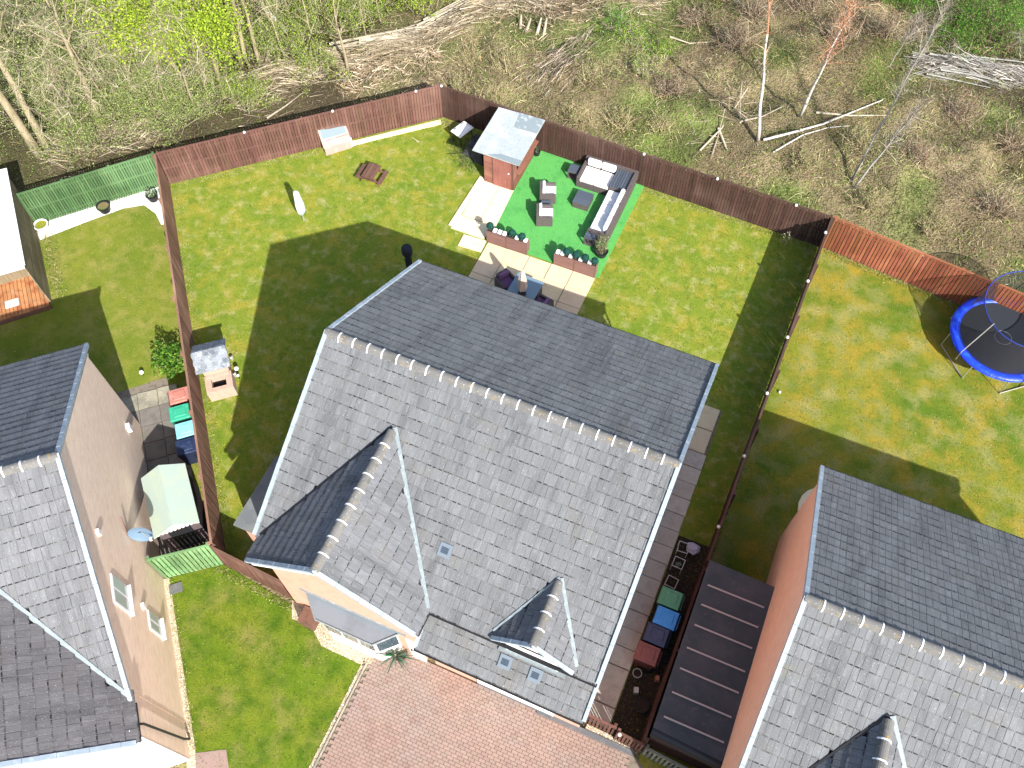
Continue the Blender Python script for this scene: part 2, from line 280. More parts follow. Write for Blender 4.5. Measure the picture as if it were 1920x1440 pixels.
# hills: uneven woodland floor beyond the fences
def wood_h(x, y):
    d = np.minimum(np.minimum((y - (26.5 - .035 * (x + 15))), 99), (y - 18.7) * .64 - (x + 23.8) * .0 + 99)
    dl = ((x + 23.9) * (-.673) + (y - 18.6) * .739) - .2      # distance beyond the back left fences
    d = np.where(x < -15, np.minimum(dl, 99), np.minimum(y - 26.3 + .04 * (x + 15), 99)); d = np.where(x > 2, (y - 26.3) + .1 * (x - 2), d)
    k = np.clip((d - .6) / 4, 0, 1)
    return k * (.8 * vnoise(x, y, .28) + .50 * vnoise(x, y, .75) + .22 * vnoise(x, y, 2.0)) + .012
P_wood = [(-62, 4), (-27.9, 14.9), (-23.95, 18.85), (-15.05, 26.85), (2.0, 26.25), (8, 25.95), (26, 23.6), (40, 30), (40, 70), (-62, 70)]
gx = np.linspace(-62, 40, 340); gy = np.linspace(4, 70, 220); X, Y = np.meshgrid(gx, gy); inside = inpoly(X, Y, P_wood)
Z = wood_h(X, Y); V = np.stack([X, Y, Z], -1).reshape(-1, 3); idx = np.arange(X.size).reshape(X.shape)
F = np.stack([idx[:-1, :-1], idx[:-1, 1:], idx[1:, 1:], idx[1:, :-1]], -1).reshape(-1, 4); ok = inside.ravel()[F].all(1)
lf = np.clip((-16.5 - X) / 4, 0, 1) + np.clip((Y - 36 - .4 * (X + 10).clip(0, 99) * (X < 5)) / 3, 0, 1) * .0; rt = np.clip((X - 4.5) / 3, 0, 1) * np.clip((Y - 34.5) / 2, 0, 1); dk_ = np.clip(lf + rt, 0, 1) * .85  # left wood and top right floor darkened: thicket shade put into the colour
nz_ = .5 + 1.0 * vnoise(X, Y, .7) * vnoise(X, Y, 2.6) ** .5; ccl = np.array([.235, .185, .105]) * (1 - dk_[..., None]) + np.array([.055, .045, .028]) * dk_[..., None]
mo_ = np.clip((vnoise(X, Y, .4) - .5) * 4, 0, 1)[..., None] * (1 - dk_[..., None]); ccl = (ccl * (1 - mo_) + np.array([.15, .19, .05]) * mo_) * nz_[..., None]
m_floor = M('leaf_litter_painted_shade', (1, 1, 1), 1, [(6, 4, .5, .72, (.07, .05, .03), (1, 1, 1), .6), (30, 3, .55, .75, (.36, .30, .19), (1, 1, 1), .45)], bump=(12, 1, .15), attr=True, spec=.05)
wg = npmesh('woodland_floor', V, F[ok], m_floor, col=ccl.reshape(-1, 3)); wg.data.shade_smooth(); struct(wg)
# short grass blades
def grass(P, dens, cols, wts, name='grass', h=(.03, .07), z=0.0, excl=()):
    a = np.array([p[:2] for p in P]); n = int(np.prod(a.max(0) - a.min(0)) * dens); q = scatter(P, n)
    for e in excl: q = q[~inpoly(q[:, 0], q[:, 1], e)]
    N = len(q); nn = vnoise(q[:, 0], q[:, 1], 1.3); keep = RNG.random(N) < .35 + nn; q = q[keep]; N = len(q)
    b = np.column_stack([q, np.full(N, z)]); d = RNG.normal(size=(N, 3)) * .5 + np.array([0, 0, 1.0]); L = RNG.uniform(*h, N)
    V, F, k = ribbons(b, d, L, np.full(N, .022), .25, 1)
    return npmesh(name, V, F, m_blade, col=np.repeat(pickcol(N, cols, wts, .25), k, 0), kind='stuff')
E_in = [[(-12.25, 24.1), (-11.1, 20.7), (-10.2, 20.7), (-10.3, 18), (-5.6, 18), (-5.4, 26.4), (-13.6, 26.6)], [(-10.1, 5.6), (.6, 5.6), (.6, 17), (-10.1, 15.7)], [(-12.6, 6), (-10, 6), (-10, 9), (-12.6, 9)]]
lg = [(.27, .30, .035), (.14, .22, .02), (.42, .38, .12), (.36, .31, .05)]
grass(P_main, 260, lg, [4, 3, 2, 2], excl=E_in); grass([p for p in P_left], 130, lg, [4, 3, 2, 2], excl=[[(-20.3, 9.8), (-18.7, 10.7), (-13, 4.3), (-19, 4)]])
grass([(2.05, 26), (13, 25), (13, 8), (1.8, 8)], 170, [(.26, .27, .05), (.13, .2, .03), (.42, .37, .18), (.36, .28, .07)], [4, 3, 3, 2]); grass(P_front, 230, [(.17, .25, .03), (.09, .17, .02), (.29, .27, .11)], [4, 4, 2])
for nm, P in (('grass', [(.72, 5.5), (1.65, 5.5), (1.65, 12), (.72, 12)]),): pass
sheet('soil_bed', [(.66, 5.45), (1.66, 5.4), (1.7, 12.2), (.66, 12.2)], .004, m_soild)
sheet('soil_bed', [(-14.9, 4.6), (-13.0, 5.4), (-13.4, 6.1), (-15.6, 6.6)], .006, m_soild)

# pieces laid as parts of a paved area
def pieces(parent, base_mb, mats, places, nm, limit=300):
    "places: (matrix) list; the first `limit` as objects, the rest one stuff mesh"
    me = base_mb.mesh(nm); me.materials.append(mats); fm = getattr(base_mb, 'fm', None)
    if fm: me.materials.append(m_nose); me.polygons.foreach_set('material_index', fm)
    for Mx in places[:limit]:
        o = bpy.data.objects.new(nm, me); C.objects.link(o); o.parent = parent; o.matrix_local = Mx
    rest = places[limit:]
    if rest:
        bv = np.array(base_mb.v); bf = np.array([f for f in base_mb.f if len(f) == 4]); A = np.array([np.array(m) for m in rest])
        V = np.einsum('nij,kj->nki', A[:, :3, :3], bv) + A[:, None, :3, 3]; F = (np.arange(len(rest)) * len(bv))[:, None, None] + bf[None]
        o = npmesh(nm, V.reshape(-1, 3), F.reshape(-1, 4), mats, parent=parent, kind='stuff')
        if fm: o.data.materials.append(m_nose); o.data.polygons.foreach_set('material_index', np.tile(fm, len(rest)).astype(np.int32))
def slabs(parent, x0, x1, y0, y1, nx, ny, z, mat, jit=.012, gap=.018, t=.04, stag=False):
    for i in range(nx):
        for j in range(ny):
            w_ = (x1 - x0) / nx; h_ = (y1 - y0) / ny; b = MB()
            b.box((0, 0, -t / 2), (w_ - gap, h_ - gap, t), taper=.985)
            o = b.build('slab', mat, parent, ((x0 + (i + .5) * w_ + random.uniform(-jit, jit)), y0 + (j + .5) * h_ + random.uniform(-jit, jit), z + random.uniform(0, .006)), random.uniform(-.006, .006))
pat = sheet('patio', [(-10.25, 18.3), (-5.72, 18.3), (-5.72, 21.02), (-10.25, 21.02)], .006, m_mortar)
slabs(pat, -10.3, -5.7, 16.2, 21.02, 5, 6, .05, m_slab)
p2 = sheet('patio', [(-12.1, 24.0), (-10.45, 24.0), (-10.3, 21.5), (-12.1, 21.5)], .006, m_mortar)
slabs(p2, -11.86, -10.25, 21.9, 24.0, 2, 2, .05, m_slabc); slabs(p2, -12.0, -10.5, 21.1, 21.88, 1, 1, .045, m_slabc)
tb = MB(); tb.box((0, 0, 0), (.22, 2.9, .07)); tb.build('edging', m_slabc, p2, (-11.98, 22.65, .03), -.03)
ss = struct(MB().box((0, 0, -.02), (.98, .6, .05)).build('stepping_stone', m_slabc, None, (-10.85, 20.72, .05), .05))
path = sheet('side_path', [(-.2, 5.5), (.64, 5.5), (.62, 17.3), (-.2, 17.3)], .008, m_mortar)
slabs(path, -.15, .55, 15.4, 17.3, 1, 2, .05, m_slab, jit=.03); slabs(path, -.15, .64, 5.5, 15.35, 1, 16, .05, m_slabg)
np_ = sheet('neighbour_path', [(-19.9, 9.3), (-18.6, 10.6), (-14.2, 5.9), (-15.3, 4.6)], .007, m_mortar)
# neighbour path slabs in the neighbour's own direction
aL = math.radians(42.16)
def npl(cx, cy, w_, h_, mat, z=.05): MB().box((0, 0, -.02), (w_ - .02, h_ - .02, .04), taper=.985).build('slab', mat, np_, (cx, cy, z), aL + math.radians(-2))
e1 = Vector((math.cos(aL), math.sin(aL))); e2 = Vector((e1.y, -e1.x)); O = Vector((-19.15, 9.35))
for j in range(9):
    for i in range(3):
        c = O + e1 * (-.25 + i * .72) + e2 * (.2 + j * .72)
        npl(c.x, c.y, .72, .72, m_slabw if j < 1 else m_slabd)
# artificial turf
P_turf = [(-10.5, 26.5), (-5.5, 26.35), (-5.58, 21.1), (-10.28, 21.1), (-10.42, 24)]
struct(MB().prism(P_turf, .01, .055).build('artificial_turf', m_astro))
q = scatter(P_turf, 26000); N = len(q); V, F, k = ribbons(np.column_stack([q, np.full(N, .052)]), RNG.normal(size=(N, 3)) * .4 + np.array([0, 0, 1.]), RNG.uniform(.015, .03, N), np.full(N, .014), .1, 1)
npmesh('turf_pile', V, F, m_blade, col=np.repeat(pickcol(N, [(.08, .38, .11), (.05, .28, .07), (.12, .48, .17)], None, .15), k, 0), kind='stuff')
# driveway of small red blocks
dr = sheet('driveway', [(-6.9, 5.16), (1.5, 5.16), (3.6, 4.0), (3.6, -8), (-6.9, -8)], .004, m_mortar)
pb = MB(); pb.box((0, 0, 0), (.196, .096, .05), taper=.955)
pl = []
for j in range(62):
    for i in range(43):
        x = -6.78 + i * .2 + (.1 if j % 2 else 0); y = 5.08 - j * .1
        if x > 1.45 or y < -1.0 - .0 * x: continue
        if y < 1.0 + .4 * (x + 6.8) * 1.0 - 1.2: continue
        pl.append(Matrix.Translation((x, y, .012 + random.uniform(0, .004))) @ Matrix.Rotation(random.uniform(-.012, .012), 4, 'Z') @ Matrix.Rotation(random.uniform(-.01, .01), 4, 'X'))
pieces(dr, pb, m_paver, pl, 'paver')
d2 = sheet('driveway', [(-9.9, -.75), (-10.55, -.1), (-9.6, .45), (-8.95, -.3), (-9.4, -1.4)], .01, m_paver)
sheet('driveway', [(-40, -3), (-30, -3), (-30, -40), (-40, -40)], .01, m_paver)
struct(MB().box((0, 0, 0), (3.1, .16, .08)).build('kerb_edging', m_kerb, None, (.02, 5.13, .04), -.0))
struct(MB().box((0, 0, 0), (.05, 12.2, .06)).build('kerb_edging', m_slabw, None, (-6.93, -1.75, .03)))
def gravel(P, z, name='gravel', mat=m_gravel, n=900, cols=((.55, .46, .32), (.35, .28, .19), (.72, .66, .52)), s=(.012, .03)):
    sheet(name + '_bed', P, z, mat); q = scatter(P, n); N = len(q)
    c = np.column_stack([q, np.full(N, z + .008)]); V, F, k = leafquads(c, RNG.uniform(*s, N), 2.5)
    npmesh(name, V, F, m_twig, col=np.repeat(pickcol(N, cols), k, 0), kind='stuff')
gravel([(-7.08, 4.5), (-6.95, 4.5), (-6.95, -8), (-7.08, -8)], .012, n=3000)
gravel([(-14.3, 4.1), (-14.15, 4.2), (-10.45, .1), (-9.9, -.7), (-10.05, -.85), (-10.7, -.05)], .012, n=3000)
gravel([(-10.1, 5.15), (-9.78, 4.62), (-9.2, 4.72), (-8.5, 4.25), (-6.4, 4.22), (-6.3, 5.1)], .012, n=2500)
gravel([(-18.1, 23.72), (-15.05, 26.5), (-14.9, 26.3), (-17.9, 23.5)], .012, n=300, mat=m_slabc); struct(MB().slab([(-18.05, 23.72, .05), (-15.0, 26.42, .05), (-14.88, 26.26, .05), (-17.9, 23.55, .05)], .05).build('kerb_edging', m_slabc))
gravel([(.0, 5.22), (1.5, 5.22), (1.5, 5.34), (.0, 5.38)], .05, n=300)
gravel([(-27.85, 14.6), (-23.95, 18.6), (-22.5, 16.9), (-22.95, 16.6), (-23.5, 17.0), (-24.2, 17.2), (-24.9, 16.7), (-25.9, 15.45), (-27.0, 14.0)], .012, 'white_gravel', m_wgravel, 9000, ((.85, .83, .8), (.6, .57, .54), (.9, .9, .88)))
fs = [tuple(np.array(FL0) * (1 - t) + np.array(FL1) * t) for t in (0, 1)]
gravel([(-22.7, 16.9), (-18.6, 12.1), (-18.85, 11.95), (-22.95, 16.8)], .014, 'white_gravel', m_wgravel, 1200, ((.85, .83, .8), (.3, .28, .2), (.4, .38, .3)))

# ------------------------------------------------------------------ HOUSES
TW, TG, TL = .33, .345, .42
def tile_mb():
    b = MB(); t = .022; xs = [0, TW * .47, TW * .5, TW * .53, TW - .006]; zs = [t, t, t - .008, t, t]; n = len(xs)
    top0 = [(x, 0, z) for x, z in zip(xs, zs)]; top1 = [(x, TL, z) for x, z in zip(xs, zs)]; bot0 = [(x, 0, 0) for x in xs]; bot1 = [(x, TL, 0) for x in xs]
    vs = top0 + top1 + bot0 + bot1; f = []
    for i in range(n - 1): f += [(i, i + 1, n + i + 1, n + i), (2 * n + i + 1, 2 * n + i, i, i + 1)[::-1]]
    f += [(0, n, 3 * n, 2 * n), (n - 1, 3 * n - 1, 4 * n - 1, 2 * n - 1)]
    b.add(vs, f)
    o = len(b.v); h = t + .0012; e = [(.015, .12), (.135, .16), (.185, .30)]     # patchy dark dashes along the nose
    for a, c in e: b.add([(a, -.002, h), (c, -.002, h), (c, .030, h), (a, .030, h)], [(0, 1, 2, 3)])
    b.fm = [0] * len(f) + [1] * len(e); return b
TILE = tile_mb()
m_nose = M('tile_edge_dashes', (.150, .148, .145), .9, [(3.1, 4, .42, .60, (.012, .012, .012)), (30, 2, .5, .6, (.02, .02, .018), (1, 1, 1), .6)])
def slope_tiles(O, A, S, La, Ls, test, jit=.004):
    "grid of overlapping tiles; O eave start, A along eave, S up slope"
    O = Vector(O); A = Vector(A).normalized(); S = Vector(S).normalized(); N = A.cross(S).normalized(); out = []
    if N.z < 0: N = -N
    nr = int(math.ceil(Ls / TG - .2)); g = Ls / nr
    for r in range(nr):
        off = (TW / 2 if r % 2 else 0); k = 0; x = -off
        while x < La - .02:
            x0 = max(x, 0); x1 = min(x + TW, La); wd = x1 - x0
            if wd > .05:
                c = O + A * ((x0 + x1) / 2) + S * (r * g + g / 2)
                if test(c):
                    Sy = (S * TL - N * .024).normalized(); Nz = A.cross(Sy); Nz = Nz if Nz.z > 0 else -Nz
                    p = O + A * (x0 + random.uniform(-jit, jit)) + S * (r * g - .03 + random.uniform(-jit, jit)) + N * (.030 + random.uniform(0, .004))
                    if A.cross(Sy).dot(Nz) < 0: raise ValueError
                    Mx = Matrix(((A.x * wd / TW, Sy.x, Nz.x, p.x), (A.y * wd / TW, Sy.y, Nz.y, p.y), (A.z * wd / TW, Sy.z, Nz.z, p.z), (0, 0, 0, 1)))
                    out.append((c, Mx))
            x += TW
    return out
def ridge(parent, P, Q, r=.108, L=.45):
    P = Vector(P); Q = Vector(Q); d = Q - P; n = max(1, round(d.length / L)); d2 = d / n; rz = math.atan2(d.y, d.x); me = None
    def hb(w2, r_, ln, z0=0):
        b = MB(); k = 6
        prof = [(-r_ * 1.35, -r_ * .78)] + [(r_ * .95 * math.cos(t), r_ * .62 * math.sin(t)) for t in [math.pi * (1 - i / k) for i in range(k + 1)]] + [(r_ * 1.35, -r_ * .78)]
        m = len(prof); b.add([(0, y, z) for y, z in prof] + [(ln, y, z) for y, z in prof], [(i, i + 1, m + i + 1, m + i) for i in range(m - 1)] + [tuple(range(m)), tuple(range(m, 2 * m))[::-1]]); return b
    t = hb(0, r, d2.length - .01).mesh('ridge_tile'); t.materials.append(m_ridge); c = hb(0, r * 1.16, .035).mesh('ridge_clip'); c.materials.append(m_clip)
    for i in range(n):
        p = P + d2 * i + Vector((0, 0, .035)); o = bpy.data.objects.new('ridge_tile', t); C.objects.link(o); o.parent = parent; o.location = p + Vector((0, 0, random.uniform(0, .008))); o.rotation_euler = (0, 0, rz)
        if i: o = bpy.data.objects.new('ridge_clip', c); C.objects.link(o); o.parent = parent; o.location = p + Vector((0, 0, .006)) - d2.normalized() * .02; o.rotation_euler = (0, 0, rz)
def strip(parent, name, P, Q, wdt, up, mat, t=.03, nrm=(0, 0, 1), seg=0):
    P = Vector(P); Q = Vector(Q); d = (Q - P); s = d.normalized().cross(Vector(nrm)).normalized() * wdt / 2; b = MB(); n = max(1, int(d.length / seg)) if seg else 1
    for i in range(n):
        a = P + d * (i / n); c = P + d * ((i + .985) / n); u = Vector((0, 0, up + (.008 * (i % 2) if seg else 0)))
        b.slab([a - s + u, c - s + u, c + s + u, a + s + u], t)
    return b.build(name, mat, parent)

def house(label, org, rz, W, D, he, hr, gable, mt, mtg, brick, lim, extra=None, name='house', gback=None):
    """gable: dict(x0,x1 outer eaves, yf front verge, s slope) in local coords"""
    H = thing(name, label, 'house', (org[0], org[1], 0), rz); s = (hr - he) / (D / 2); ym = D / 2; gx0, gx1, gyf, gs = gable; gm = (gx0 + gx1) / 2; gz = he + gs * (gx1 - gx0) / 2; yap = (gz - he) / s
    zf = lambda y: he + s * y; zg = lambda x: he + gs * ((gx1 - gx0) / 2 - abs(x - gm))
    o = .09; ov = .32
    # walls
    b = MB(); z_ = lambda y: min(zf(y), zf(D - y)) - .14
    prof = [(ov, 0), (ov, z_(ov)), (ym, z_(ym)), (D - ov, z_(D - ov)), (D - ov, 0)]
    n = 5; vs = [(o, y, z) for y, z in prof] + [(W - o, y, z) for y, z in prof]
    b.add(vs, [tuple(range(5))[::-1], tuple(range(5, 10))] + [(i, (i + 1) % 5, (i + 1) % 5 + 5, i + 5) for i in range(5)][::-1])
    b.build('wall', brick, H)
    g0 = gyf + .34; b = MB(); prof = [(gx0 + .3, 0), (gx1 - .3, 0), (gx1 - .3, zg(gx1 - .3) - .13), (gm, gz - .13), (gx0 + .3, zg(gx0 + .3) - .13)]
    if gable is not None and gx1 >= W - .02: prof[1] = (gx1 - .11, 0); prof[2] = (gx1 - .11, zg(gx1 - .11) - .13)
    vs = [(x, g0, z) for x, z in prof] + [(x, 1.2, z) for x, z in prof]; b.add(vs, [(0, 1, 2, 3, 4), (9, 8, 7, 6, 5)] + [(i, i + 5, (i + 1) % 5 + 5, (i + 1) % 5) for i in range(5)]); b.build('front_wall', extra.get('frontmat', brick) if extra else brick, H)
    # roof decks
    S1 = Vector((0, ym, hr - he)); S2 = Vector((0, -ym, hr - he)); Ls = S1.length
    rf = MB(); fp = [(0, 0, he), (W, 0, he), (W, ym, hr), (0, ym, hr)]; rf.slab(fp, .09); rf.slab([(0, D, he), (W, D, he), (W, ym, hr), (0, ym, hr)], .09)
    R = rf.build('roof', m_under, H)
    gr = MB(); gr.slab([(gx0, gyf, he), (gm, gyf, gz), (gm, yap, gz), (gx0, 0.02, he)], .08); gr.slab([(gx1, gyf, he), (gm, gyf, gz), (gm, yap, gz), (gx1, 0.02, he)], .08); GR = gr.build('gable_roof', m_under, H)
    T = slope_tiles((0.05, -.03, he - .03 * s), (1, 0, 0), S1, W - .1, Ls, lambda c: not (gx0 < c.x < gx1 and zg(c.x) > zf(c.y) + .06) and (extra is None or 'skip' not in extra or extra['skip'](c)))
    B = slope_tiles((W - .05, D + .03, he - .03 * s), (-1, 0, 0), S2, W - .1, Ls, lambda c: True)
    SL = Vector((gm - gx0, 0, gz - he)); SR = Vector((gm - gx1, 0, gz - he)); gL = SL.length
    GA = slope_tiles((gx0 - .02, yap, he - .02 * gs), (0, -1, 0), SL, yap - gyf - .03, gL, lambda c: zg(c.x) > zf(c.y) - .02) + slope_tiles((gx1 + .02, gyf + .03, he - .02 * gs), (0, 1, 0), SR, yap - gyf - .03, gL, lambda c: zg(c.x) > zf(c.y) - .02)
    # which tiles show largest: project their centres
    Mh = Matrix.Translation((org[0], org[1], 0)) @ Matrix.Rotation(rz, 4, 'Z'); CI = RC.transposed()
    def area(c, Mx):
        p = CI @ ((Mh @ c) - Vector((0, 0, CAMH))); u = 960 + FPX * p.x / -p.z; v = 720 - FPX * p.y / -p.z
        if not (-20 < u < 1940 and -20 < v < 1460): return 0
        nrm = (Mh.to_3x3() @ Vector((Mx[0][2], Mx[1][2], Mx[2][2]))); vw = (Vector((0, 0, CAMH)) - Mh @ c); return max(0, nrm.dot(vw.normalized())) / vw.length ** 2
    allt = [(area(c, m), c, m, R, mt) for c, m in T + B] + [(area(c, m), c, m, GR, mtg) for c, m in GA]
    allt.sort(key=lambda t: -t[0]); meshes = {}
    for par, mat in ((R, mt), (GR, mtg)):
        me = TILE.mesh('tile'); me.materials.append(mat); me.materials.append(m_nose); me.polygons.foreach_set('material_index', TILE.fm)
        for a, c, m, p_, mm in allt[:lim]:
            if p_ is par: o_ = bpy.data.objects.new('tile', me); C.objects.link(o_); o_.parent = par; o_.matrix_local = m
        pieces(par, TILE, mat, [m for a, c, m, p_, mm in allt[lim:] if p_ is par], 'tile', 0)
    ridge(R, (0, ym, hr), (W, ym, hr)); ridge(GR, (gm, gyf, gz), (gm, yap - .15, gz), L=.46)
    # verges, valleys, gutters
    for x in (0.02, W - .02):
        strip(H, 'verge', (x, -.05, he), (x, ym, hr), .11, .095, m_verge, .12, (0, -.5, .86), seg=TG); strip(H, 'verge', (x, D + .05, he), (x, ym, hr), .11, .095, m_verge, .12, (0, .5, .86), seg=TG)
    strip(GR, 'verge', (gx0, gyf, he), (gm, gyf, gz), .12, .09, m_verge, .10, (-.6, 0, .78), seg=TG); strip(GR, 'verge', (gx1, gyf, he), (gm, gyf, gz), .12, .09, m_verge, .10, (.6, 0, .78), seg=TG)
    for gx in (gx0, gx1):
        strip(GR, 'bargeboard', (gx, gyf + .045, he - .16), (gm, gyf + .045, gz - .16), .05, .0, m_white, .2)
        strip(GR, 'soffit', (gx, gyf + .2, he - .2), (gm, gyf + .2, gz - .2), .30, .07, m_white, .02)
        if not (gx >= W - .02 or gx <= .02): strip(GR, 'valley', (gx, 0.0, he), (gm, yap, gz), .13 if gx > gm else .07, .085, m_lead if gx > gm else m_gutter, .02, (0, -.3, .9))
        else: strip(GR, 'valley', (gx, 0.0, he), (gm, yap, gz), .12, .085, m_lead, .02, (0, -.3, .9))
    MB().tube([(0.05, D + .07, he - .04), (W - .05, D + .07, he - .04)], .055, 8).build('gutter', m_gutter, H)
    MB().tube([(gx1 + (.0), -.07, he - .04), (W - .02, -.07, he - .04)], .055, 8).build('gutter', m_gutter, H)
    for gx, sg in ((gx0, -1), (gx1, 1)): MB().tube([(gx + sg * .05, gyf + .02, he - .04), (gx + sg * .05, min(0, -.05) if gx1 < W - .02 else -.1, he - .04)], .05, 8).build('gutter', m_gutter, H)
    MB().bx(0.1, W - .1, D - .3, D + .02, he - .22, he - .19).build('fascia', m_white, H)
    return H, R, GR
def vent(R, x, y, zf_, s, sz=.34):
    "small square slate vent lying on a front slope"
    a = math.atan(s); Mx = Matrix.Translation((x, y, zf_ + .085)) @ Matrix.Rotation(a, 4, 'X')
    v = MB().box((0, 0, 0), (sz, sz * 1.05, .03)).build('roof_vent', m_ventf, R); v.matrix_local = Mx
    g = MB()
    for k in range(4): g.box((0, -.07 + k * .045, .024), (sz * .55, .03, .02))
    g.build('vent_louvre', m_ventd, v) if False else None
    g = g.build('vent_louvre', m_ventd, R); g.matrix_local = Mx
m_ventf = M('vent_frame', (.14, .17, .20), .5); m_ventd = M('vent_grille', (.04, .06, .09), .5)
gab = (.18, 5.39, -.77, .825)
dx, dy0 = 8.42, -.06       # dormer centre and front (local)
dw, dzr = 1.17, 5.84
sM = 3.03 / 5.18
def skip_main(c): return not (abs(c.x - dx) < dw and dzr - (dzr - 4.8) / dw * abs(c.x - dx) > 4.755 + sM * c.y + .05)
HM, RM, GM = house('detached brick house with large grey tiled roof in the middle, small dormer and bay window', (-10.35, 5.54), 0, 10.27, 10.36, 4.755, 7.79, gab, m_tile, m_tilegab, m_brickO, 290, {'skip': skip_main}, 'detached_house')
# lean-to garage roof
W = 10.27
lt = MB(); y0l, z0l, y1l, z1l = -.80, 3.62, .18, 4.22; xl0 = 5.28
lt.slab([(xl0, y0l, z0l), (W, y0l, z0l), (W, y1l, z1l), (xl0, y1l, z1l)], .09); LT = lt.build('garage_roof', m_under, HM)
Sl = Vector((0, y1l - y0l, z1l - z0l)); pieces(LT, TILE, m_tile, [m for c, m in slope_tiles((xl0 + .03, y0l - .03, z0l - .02), (1, 0, 0), Sl, W - xl0 - .06, Sl.length, lambda c: True)], 'tile', 0)
for x in (xl0 + .02, W - .02): strip(LT, 'verge', (x, y0l - .03, z0l), (x, y1l, z1l), .10, .09, m_verge, .12, (0, -.5, .86), seg=TG)
MB().tube([(xl0, y0l - .08, z0l - .05), (W, y0l - .08, z0l - .05)], .05, 8).build('gutter', m_gutter, HM)
gw = MB().bx(xl0 + .12, W - .1, -.36, .3, 0, 3.55); gw.build('garage_wall', m_brickO, HM)
dd = MB().bx(6.85, 9.35, -.42, -.37, .32, 2.2).build('garage_door', m_white, HM); MB().bx(6.85, 9.35, -.415, -.372, 0.0, .3).build('dark_door_strip', m_kerb, HM)  # dark strip across the foot of the garage door
for k in range(4): MB().bx(6.9, 9.3, -.435, -.421, .42 + k * .45, .78 + k * .45).build('panel', m_white, dd)
# dormer
dz = 4.83; sd_ = (dzr - dz) / dw; yb = (dzr - 4.755) / sM
DR = MB()
DR.slab([(dx - dw, dy0, dz), (dx, dy0, dzr), (dx, yb, dzr), (dx - dw, .12, dz)], .07); DR.slab([(dx + dw, dy0, dz), (dx, dy0, dzr), (dx, yb, dzr), (dx + dw, .12, dz)], .07)
DRo = DR.build('dormer', m_under, HM); dts = []
for sx in (-1, 1):
    Sv = Vector((-sx * dw, 0, dzr - dz)); O_ = (dx + sx * (dw + .02), yb if sx < 0 else dy0 + .02, dz - .01); A_ = (0, -1, 0) if sx < 0 else (0, 1, 0)
    dts += [m for c, m in slope_tiles(O_, A_, Sv, yb - dy0 - .02, Sv.length, lambda c: c.z > 4.755 + sM * c.y - .02)]
    strip(DRo, 'verge', (dx + sx * dw, dy0, dz), (dx, dy0, dzr), .11, .09, m_verge, .08, (-.5 * -sx, 0, .8), seg=TG)
    strip(DRo, 'valley', (dx + sx * dw, .12, dz), (dx, yb, dzr), .13 if sx > 0 else .07, .09, m_lead, .02, (0, -.3, .9)); strip(DRo, 'bargeboard', (dx + sx * dw, dy0 + .04, dz - .12), (dx, dy0 + .04, dzr - .12), .05, 0, m_white, .14)
pieces(DRo, TILE, m_tilegab, dts, 'tile', 0); ridge(DRo, (dx, dy0, dzr), (dx, yb - .1, dzr), .10, .46)
b = MB(); b.add([(dx - dw + .12, dy0 + .14, dz - .02), (dx + dw - .12, dy0 + .14, dz - .02), (dx, dy0 + .14, dzr - .16), (dx - dw + .12, dy0 + .3, dz - .02), (dx + dw - .12, dy0 + .3, dz - .02), (dx, dy0 + .3, dzr - .16)], [(0, 1, 2), (5, 4, 3), (0, 3, 4, 1), (1, 4, 5, 2), (2, 5, 3, 0)]); b.build('dormer_gable', m_render, DRo)
wn = MB().bx(dx - .75, dx + .75, -.02, .1, 4.2, 4.78).build('window', m_white, HM); MB().bx(dx - .68, dx + .68, -.035, -.022, 4.28, 4.72).build('pane', m_glass, wn)
MB().bx(dx - .95, dx + .95, -.10, .06, 4.13, 4.2).build('flashing', m_lead, HM)
vp = [((835, 1034), 'm'), ((939, 1262), 'l'), ((996, 1286), 'l')]
for (u, v), kd in vp:
    if kd == 'm':
        for z in np.arange(5.2, 7.2, .01):
            g_ = G(u, v, z); 
            if 4.755 + sM * (g_.y - 5.54) >= z - .02 and 4.755 + sM * (g_.y - 5.54) <= z + .03: break
        vent(RM, g_.x + 10.35, g_.y - 5.54, z, sM, .36)
    else: g_ = G(u, v, 3.95); vent(LT, g_.x + 10.35, -.30, 3.62 + .5 * .612, .612, .36)
# front windows / bay window
by = -.42
bay = MB(); bp = [(1.35, by), (2.03, -1.06), (3.90, -1.06), (4.5, by)]
bay.prism(bp, 2.36, 2.46); BY = bay.build('bay_roof', M('pale_grey_bay_roof', (.175, .20, .225), .7, [(1.5, 3, .5, .7, (.15, .17, .19))]), HM); rim = MB()
for a, b_ in zip(bp[:-1], bp[1:]): rim.tube([(a[0], a[1], 2.47), (b_[0], b_[1], 2.47)], .025, 6)
rim.build('roof_trim', m_lead, BY)
bw_ = MB(); bq = [(1.5, by), (2.10, -.95), (3.83, -.95), (4.36, by)]; bw_.prism(bq, 0, .55); BW = bw_.build('bay_wall', m_render, HM)
MB().prism([(1.52, by), (2.11, -.93), (3.82, -.93), (4.34, by)], .56, 2.35).build('bay_frame', m_white, HM)
for a, b_ in zip(bq[:-1], bq[1:]):
    a = Vector((*a, 0)); b_ = Vector((*b_, 0)); nrm = Vector(((b_ - a).y, -(b_ - a).x, 0)).normalized(); n_ = 3 if (b_ - a).length > 1.2 else 1
    for i in range(n_):
        p = a.lerp(b_, (i + .08) / n_); q_ = a.lerp(b_, (i + .92) / n_); MB().add([p + nrm * .012 + Vector((0, 0, 1.15)), q_ + nrm * .012 + Vector((0, 0, 1.15)), q_ + nrm * .012 + Vector((0, 0, 2.2)), p + nrm * .012 + Vector((0, 0, 2.2))], [(0, 1, 2, 3)]).build('pane', m_glass, BW)
fl = MB().bx(1.2, 4.7, by - .05, by, 2.5, 2.62).build('flashing', m_lead, HM)
